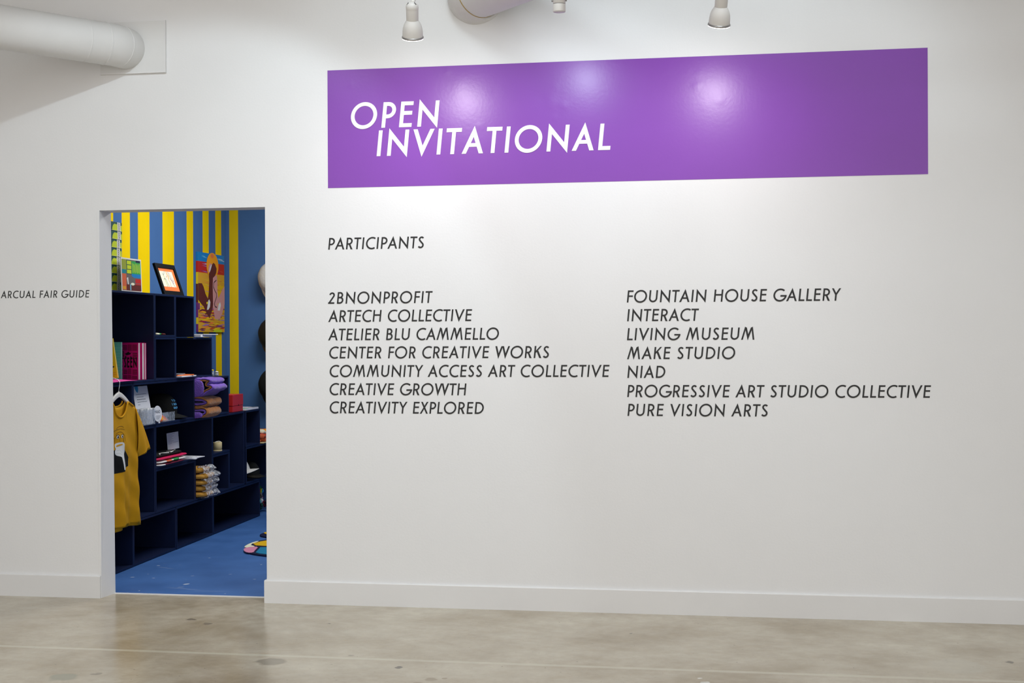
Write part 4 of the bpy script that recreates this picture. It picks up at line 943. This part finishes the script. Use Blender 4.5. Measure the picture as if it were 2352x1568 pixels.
sheet('brochure', -1.36, -1.150, 1.72, 1.885, zf + .001 + .0145 * 0, .005, 'white_paper', 'white brochure sticking out right of the folded shirts, lower one', 'brochure', rot=.20, prints=[('c_textgrey', (.3, .2, .7, .8))])
sheet('brochure', -1.35, -1.140, 1.735, 1.90, zf + .0065, .005, 'white_paper', 'white brochure with dark lettering on top beside the folded shirts', 'brochure', rot=-.15, prints=[('c_textgrey', (.55, .15, .8, .55)), ('c_ink', (.84, .2, .87, .7))])
B = basis((-1.300, 1.655, zf + .070), 0, 4); W, H = .190, .116
t = thing('paper_sign', (-1.345, 1.75, zf + .066), 'grey printed paper sign standing behind the folded black shirt', 'sign')
mb = MB(); mb.prism(R4(0, 0, W, H), B, -.001, 0, 'white_paper'); mb.build('sheet', t)
L_ = []
for k in range(9): L_.append(('c_textgrey', R4(.08, .92 - .072 * k, .08 + (.62, .38, .5, .34, .42, .30, .46, .36, .30)[k], .935 - .072 * k)))
L_.append(('c_textgrey', R4(.50, .40, .94, .415)))
mb = MB(); decals(mb, B, W, H, L_, .0002); mb.build('print', t)

# ---- bagged mustard shirts
random.seed(9)
zb = Z_(1) + .0150
for k in range(5):
    z0 = zb + .0425 * k; xo = (-1.135, -1.150, -1.140, -1.130, -1.160)[k]; yo = .01 * (k % 2)
    t = thing('bagged_shirt', (-1.3, 2.01, z0), '%s mustard shirt folded in clear plastic, in the stack by the floor-level boxes' % ('lowest', 'second lowest', 'middle', 'second highest', 'topmost')[k], 'shirt', 'mustard shirts in clear bags')
    mb = MB(); soft_slab(mb, -1.52, xo, 1.885, 2.10 + yo, z0, z0 + .0415, 'caramel', .003, 22, 10, .35, k, .002); mb.build('cloth', t)
    if k == 4:
        mb = MB()
        for pts in ([(1.92, -1.19), (1.95, -1.21), (1.97, -1.18)], [(1.96, -1.16), (2.0, -1.165), (2.03, -1.20)]): mb.tube([(x, y, z0 + .0435) for y, x in pts], .003, 'c_brown', 8)
        mb.build('print', t)
    mb = MB()
    def pf(i, j, k=k, z0=z0, xo=xo):
        a = i * PI - PI / 2; y = 1.905 + .215 * j
        p = Vector((xo - .045 + .052 * math.cos(a) + .012, y, z0 + .022 + .025 * math.sin(a)))
        d = NZ.noise_vector(p * 45 + Vector((k, 0, 0))) * .012; d.z *= .6
        return p + d
    mb.grid(pf, 14, 26, 'clear_film', smooth=False); mb.build('plastic_bag', t, recalc=False)

# ---- far right items: orange bundle on a tray, yarn
z = Z_(2) + .0016
t = thing('orange_bundle', (-1.3, 3.32, z), 'bundle of orange and red crumpled fabric on a pale tray at the doorway edge', 'fabric')
MB().box((-1.44, 3.205, z), (-1.175, 3.46, z + .008), 'ivory').build('tray', t, bevel=.002)
random.seed(14)
for k in range(11):
    y = 3.225 + .022 * (k % 6) * 1.9; zz = z + .009 + .030 * (k // 4); x = -1.24 + random.uniform(-.03, .03)
    mb = MB(); soft_slab(mb, x - .06, x + .05, y - .01, y + .045, zz, zz + .034, ['c_orange', 'c_terracotta', 'c_red', 'c_cream', 'c_sun'][k % 5], .012, 40, 8, .8, k); mb.build('fold', t)
t = thing('yarn_basket', (-1.27, 3.33, 0), 'tangle of multicoloured yarn pompoms on the floor at the end of the shelving', 'yarn')
random.seed(31)
cols = ['c_green', 'c_white', 'c_magenta', 'c_darkgreen', 'c_lime', 'c_navy', 'c_red', 'c_aqua', 'c_maroon', 'c_cream', 'c_blue', 'c_grey']
for k, c in enumerate(cols * 2):
    mb = MB(); cx, cy, cz = random.uniform(-1.33, -1.215), random.uniform(3.21, 3.44), random.uniform(.03, .215)
    for q in range(4):
        a0, tl_, r = random.uniform(0, 6), random.uniform(0, PI), random.uniform(.012, .028)
        Rm = Euler((tl_, random.uniform(0, 3), a0)).to_matrix(); pts = [Vector((cx, cy, cz)) + Rm @ Vector((math.cos(s_) * r, math.sin(s_) * r * .8, .006 * math.sin(3 * s_))) for s_ in [x_ * .6 for x_ in range(11)]]
        pts = [Vector((p.x, p.y, max(.007, p.z))) for p in pts]
        mb.tube(pts, .0055, c, 6)
    mb.build('yarn_loop', t)

# ---- hanger and mustard shirt
HX, HY = -1.140, .607
t = thing('coat_hanger', (HX, HY, 1.10), 'white plastic coat hanger with a thin steel hook on the shelf edge', 'hanger')
hk = [(HX, HY, 1.100), (HX, HY + .002, 1.125), (HX, HY + .012, 1.148), (HX - .004, HY + .022, 1.165), (HX - .015, HY + .020, 1.180), (HX - .035, HY + .006, 1.189), (HX - .06, HY - .008, 1.184), (HX - .082, HY - .018, 1.1655)]
mb = MB(); mb.tube(hk, .0022, 'steel', 8); mb.build('hook', t)
for sgn in (1, -1):
    mb = MB()
    n_ = 16; vs = []
    for i in range(n_ + 1):
        f = i / n_; y = HY + sgn * (.155 * f); zc = 1.092 - .072 * f ** 1.5 - .006 * f; hh = .020 - .006 * f
        for dx, dz in ((-.006, hh), (.006, hh), (.007, -hh * .5), (-.007, -hh * .5)): vs.append((HX + dx, y, zc + dz * (1 if dz > 0 else 1) - .006))
    fs = []
    for i in range(n_):
        for k in range(4): fs.append((i * 4 + k, i * 4 + (k + 1) % 4, (i + 1) * 4 + (k + 1) % 4, (i + 1) * 4 + k))
    fs += [(0, 1, 2, 3), (n_ * 4, n_ * 4 + 3, n_ * 4 + 2, n_ * 4 + 1)]
    mb.add(vs, fs, 'hanger', True); mb.build('arm', t, bevel=.002)
mb = MB(); mb.lathe([(.008, 0), (.007, .008), (.004, .012), (.0035, .02)], (HX, HY, 1.092), (0, 0, 1), 'hanger', 14); mb.build('collar', t)

SHX = -1.137
def fold_x(y, z, side):
    """outward drape of the cloth"""
    d = (1.04 - z) / .76
    a = .012 * d * math.sin((y - HY) * 28 + .6) + .010 * d * math.sin((y - HY) * 55 + 2 * z) * d
    step = .020 * d * d / (1 + math.exp(-(y - (HY + .052)) * 220))       # long fold right of the middle
    return a - step + .003 * math.sin(z * 40 + y * 30)
def halfw(z):
    k = [(1.045, .085), (1.02, .165), (.985, .222), (.93, .236), (.80, .238), (.70, .238), (.66, .236), (.555, .245), (.42, .27), (.30, .315), (.25, .325)]
    for i in range(len(k) - 1):
        if k[i][0] >= z >= k[i + 1][0]:
            f = (k[i][0] - z) / (k[i][0] - k[i + 1][0]); return k[i][1] + (k[i + 1][1] - k[i][1]) * f
    return k[0][1] if z > k[0][0] else k[-1][1]
t = thing('mustard_shirt', (HX, HY, .28), 'mustard t-shirt with black and white cartoon print, hung from the shelving on a hanger', 'shirt')
def panel(front):
    def fn(i, j):
        s_ = 2 * i - 1
        dip = (.095 if front else .035)
        neck = math.exp(-(s_ * .24 / .085) ** 4)
        ztop = 1.048 - .060 * max(0, abs(s_) * .235 - .08) / .155 - dip * (max(0, 1 - (s_ * .235 / .088) ** 2) ** .5 if abs(s_ * .235) < .088 else 0)
        y_guess = s_ * .236
        zbot = (.282 + .010 * math.cos(s_ * 3)) if front else (.268 + .008 * math.sin(s_ * 4))
        if front: zbot += .012 * max(0, s_)
        z = ztop + (zbot - ztop) * j
        hw = halfw(z) if abs(s_) > .5 else .5 * (halfw(z) + .236)
        y = HY + s_ * (halfw(z) if j > .08 else .236 * (1 - j / .08) + halfw(z) * j / .08)
        if j < .08: y = HY + s_ * .236
        bulge = .007 * (1 - abs(s_) ** 2.5)
        x = SHX + (bulge if front else -bulge - .004) + fold_x(y, z, 0) * (1 if front else .6) * min(1, j * 3)
        return (x, y, z)
    return fn
FR = panel(True)
mb = MB(); mb.grid(FR, 64, 56, 'mustard'); mb.build('front_panel', t, recalc=False, solid=.0016)
mb = MB(); mb.grid(panel(False), 48, 36, 'mustard'); mb.build('back_panel', t, recalc=False, solid=.0016)
# ribbed collar following the neckline
cp = []
for k in range(25):
    i = .5 + (k / 24 - .5) * .73; p = FR(i, 0.0); cp.append(Vector(p) + Vector((.002, 0, .001)))
mb = MB(); mb.tube(cp, .0055, 'mustard', 8); mb.build('collar_rib', t)
mb = MB(); mb.tube([Vector((SHX - .022, HY + .083 * math.cos(a), 1.048 - .032 * math.sin(a))) for a in [PI * q / 12 for q in range(13)]], .0055, 'mustard', 8); mb.build('collar_rib', t)
for sgn in (1, -1):
    mb = MB()
    top0, top1 = Vector((HY + sgn * .205, 1.012)), Vector((HY + sgn * .413, .731)); bot0, bot1 = Vector((HY + sgn * .232, .715)), Vector((HY + sgn * .262, .694))
    def sl(i, j, sgn=sgn):
        a = i * 2 * PI; f = (1 - math.cos(a)) / 2
        A = top0 + (top1 - top0) * j; Bq = bot0 + (bot1 - bot0) * j
        p = A + (Bq - A) * f
        bow = .014 * math.sin(PI * j) * (1 - f)
        th = .020 * math.sin(a) * (1 - .2 * j)
        return (SHX + th + .006 * math.sin(p.x * 60 + p.y * 30) * j - .004, p.x + sgn * bow, p.y + bow)
    mb.grid(sl, 26, 16, 'mustard'); mb.build('sleeve', t, recalc=False, solid=.0016)
    mb = MB(); mb.tube([Vector(sl(k / 26, .93)) + Vector((.0012 * math.sin(2 * PI * k / 26), 0, 0)) for k in range(27)], .0010, 'mustard', 6, caps=False); mb.build('cuff_seam', t)
# the printed figure, laid on the cloth
def onshirt(y, z):
    s_ = max(-.98, min(.98, (y - HY) / halfw(z)))
    i = (s_ + 1) / 2; lo, hi = 0., 1.
    for _ in range(22):
        m_ = (lo + hi) / 2
        if FR(i, m_)[2] > z: lo = m_
        else: hi = m_
    return Vector(FR(i, lo)) + Vector((.0018, 0, 0))
def shirt_poly(mb, pts, m, off=0, rings=3):
    if m in ('c_white', 'c_ochre'): pts = chaik(pts, 2)
    c = Vector((sum(p[0] for p in pts) / len(pts), sum(p[1] for p in pts) / len(pts)))
    dn = []
    for k in range(len(pts)):
        a, b = Vector(pts[k]), Vector(pts[(k + 1) % len(pts)]); n_ = max(1, int((b - a).length / .012))
        for q in range(n_): dn.append(a + (b - a) * q / n_)
    vs = [onshirt(*c) + Vector((off, 0, 0))]; R_ = rings + 2
    for r in range(1, R_ + 1):
        for p in dn: q = c + (p - c) * r / R_; vs.append(onshirt(q.x, q.y) + Vector((off, 0, 0)))
    n_ = len(dn); fs = [(0, 1 + k, 1 + (k + 1) % n_) for k in range(n_)]
    for r in range(R_ - 1):
        for k in range(n_): fs.append((1 + r * n_ + k, 1 + (r + 1) * n_ + k, 1 + (r + 1) * n_ + (k + 1) % n_, 1 + r * n_ + (k + 1) % n_))
    mb.add(vs, fs, m)
QY = lambda u: .503 + (u - 62) * .001225      # print coordinates measured on the cloth
QZ = lambda v: .902 - (v - 390) * .000537
def chaik(p, n=2, closed=True):
    for _ in range(n):
        q = [] if closed else [p[0]]
        for i in range(len(p) if closed else len(p) - 1):
            a, b = Vector(p[i]), Vector(p[(i + 1) % len(p)]); q += [tuple(a * .75 + b * .25), tuple(a * .25 + b * .75)]
        if not closed: q.append(p[-1])
        p = q
    return p
def SP(pts): return [(QY(a), QZ(b)) for a, b in pts]
mb = MB()
shirt_poly(mb, SP([(0, 720), (30, 680), (62, 655), (95, 645), (150, 700), (160, 800), (160, 908), (120, 912), (30, 912), (0, 905)]), 'black_fabric', 0)
shirt_poly(mb, SP([(150, 700), (165, 660), (185, 655), (212, 705), (240, 760), (240, 856), (197, 864), (190, 905), (158, 908), (158, 800)]), 'black_fabric', .0001)
shirt_poly(mb, SP([(92, 578), (130, 570), (168, 574), (182, 600), (180, 640), (186, 680), (175, 706), (178, 800), (190, 890), (166, 892), (160, 810), (152, 740), (128, 724), (108, 716), (88, 694), (90, 655), (102, 640), (90, 610)]), 'c_white', .0006)
shirt_poly(mb, SP([(102, 603), (125, 592), (158, 590), (162, 602), (135, 612), (106, 620)]), 'c_ochre', .0012, 1)
for cx_ in (116, 158):
    shirt_poly(mb, SP([(cx_ + 11 * math.cos(a_), 508 + 20 * math.sin(a_)) for a_ in [k * PI / 5 for k in range(10)]]), 'c_white', .0004, 1)
    shirt_poly(mb, SP([(cx_ + 2 + 6 * math.cos(a_), 510 + 14 * math.sin(a_)) for a_ in [k * PI / 4 for k in range(8)]]), 'c_ink', .0010, 1)
for pts, w_ in [([(70, 440), (100, 425), (150, 418), (190, 438)], .0022), ([(102, 422), (110, 400), (135, 390), (165, 395), (178, 412)], .0022), ([(96, 480), (110, 460), (135, 450), (160, 462), (180, 490), (190, 540), (186, 570)], .0022), ([(92, 500), (90, 575)], .0022),
                ([(100, 492), (116, 482), (130, 490)], .004), ([(148, 492), (162, 484), (172, 494)], .004), ([(138, 500), (132, 550), (140, 560)], .002), ([(168, 520), (170, 580)], .003), ([(70, 530), (80, 515), (92, 520)], .002), ([(108, 660), (140, 655), (150, 690)], .0016), ([(95, 690), (130, 690), (150, 710)], .0016)]:
    q = chaik(SP(pts), 2, False); mb.tube([onshirt(a, b) + Vector((.0004, 0, 0)) for a, b in q], w_ * .30, 'c_ink', 6)
mb.build('printed_figure', t, recalc=False)

# ---- shaped rug
RZ = .0005
t = thing('shaped_rug', (-.30, 1.75, 0), 'wavy-edged rug in yellow, pink and blue patches lying on the blue floor', 'rug')
outl = [(-.745, 1.60), (-.70, 1.50), (-.62, 1.40), (-.50, 1.34), (-.35, 1.30), (-.10, 1.32), (.10, 1.42), (.20, 1.60), (.16, 1.78), (.24, 1.95), (.18, 2.15), (.0, 2.26), (-.18, 2.22), (-.34, 2.34), (-.55, 2.42), (-.76, 2.37), (-.85, 2.26), (-.84, 2.14), (-.74, 2.07), (-.70, 2.00), (-.74, 1.93), (-.765, 1.86), (-.765, 1.74)]
def smooth(p, n=2):
    for _ in range(n):
        q = []
        for i in range(len(p)):
            a, b = Vector(p[i]), Vector(p[(i + 1) % len(p)]); q += [tuple(a * .75 + b * .25), tuple(a * .25 + b * .75)]
        p = q
    return p
BR = ((0, 0, 0), (1, 0, 0), (0, 1, 0), (0, 0, 1))
outl = [(-.3 + (a + .3) * .985, 1.8 + (b - 1.8) * .985) for a, b in outl]
mb = MB(); mb.prism(smooth(outl), BR, RZ, .011, 'c_navy'); mb.build('backing', t)
for m, p in [('c_rugyellow', [(-.83, 2.25), (-.74, 2.34), (-.55, 2.39), (-.36, 2.31), (-.20, 2.22), (-.30, 2.15), (-.55, 2.17), (-.78, 2.17)]), ('c_rugpink', [(-.76, 2.15), (-.55, 2.15), (-.30, 2.13), (-.20, 2.00), (-.40, 1.90), (-.66, 1.92), (-.68, 2.02)]),
             ('c_rugyellow', [(-.70, 1.90), (-.62, 1.91), (-.40, 1.88), (-.20, 1.85), (-.10, 1.72), (-.30, 1.66), (-.55, 1.68), (-.73, 1.72)]), ('c_cream', [(-.745, 1.85), (-.715, 1.88), (-.735, 1.72), (-.66, 1.66), (-.725, 1.60), (-.75, 1.70)]),
             ('c_rugpink', [(-.72, 1.59), (-.69, 1.645), (-.645, 1.65), (-.63, 1.58), (-.615, 1.50), (-.60, 1.44), (-.64, 1.43), (-.69, 1.50)]), ('c_rugblue', [(-.63, 1.65), (-.30, 1.64), (-.10, 1.70), (.0, 1.60), (-.05, 1.42), (-.30, 1.37), (-.46, 1.375), (-.58, 1.42), (-.598, 1.50), (-.612, 1.58)]),
             ('c_lilac', [(-.18, 2.19), (.0, 2.22), (.15, 2.12), (.20, 1.95), (.10, 1.84), (-.08, 1.86), (-.18, 1.98)]), ('c_sun', [(.02, 1.78), (.12, 1.76), (.16, 1.60), (.06, 1.46), (.02, 1.52), (.03, 1.62), (-.06, 1.72)])]:
    p = [(-.3 + (a + .3) * 1.025, 1.8 + (b - 1.8) * 1.025) for a, b in p]
    mb = MB(); mb.prism(smooth(p, 1), BR, .011, .0145, m); mb.build('patch', t, bevel=.001)
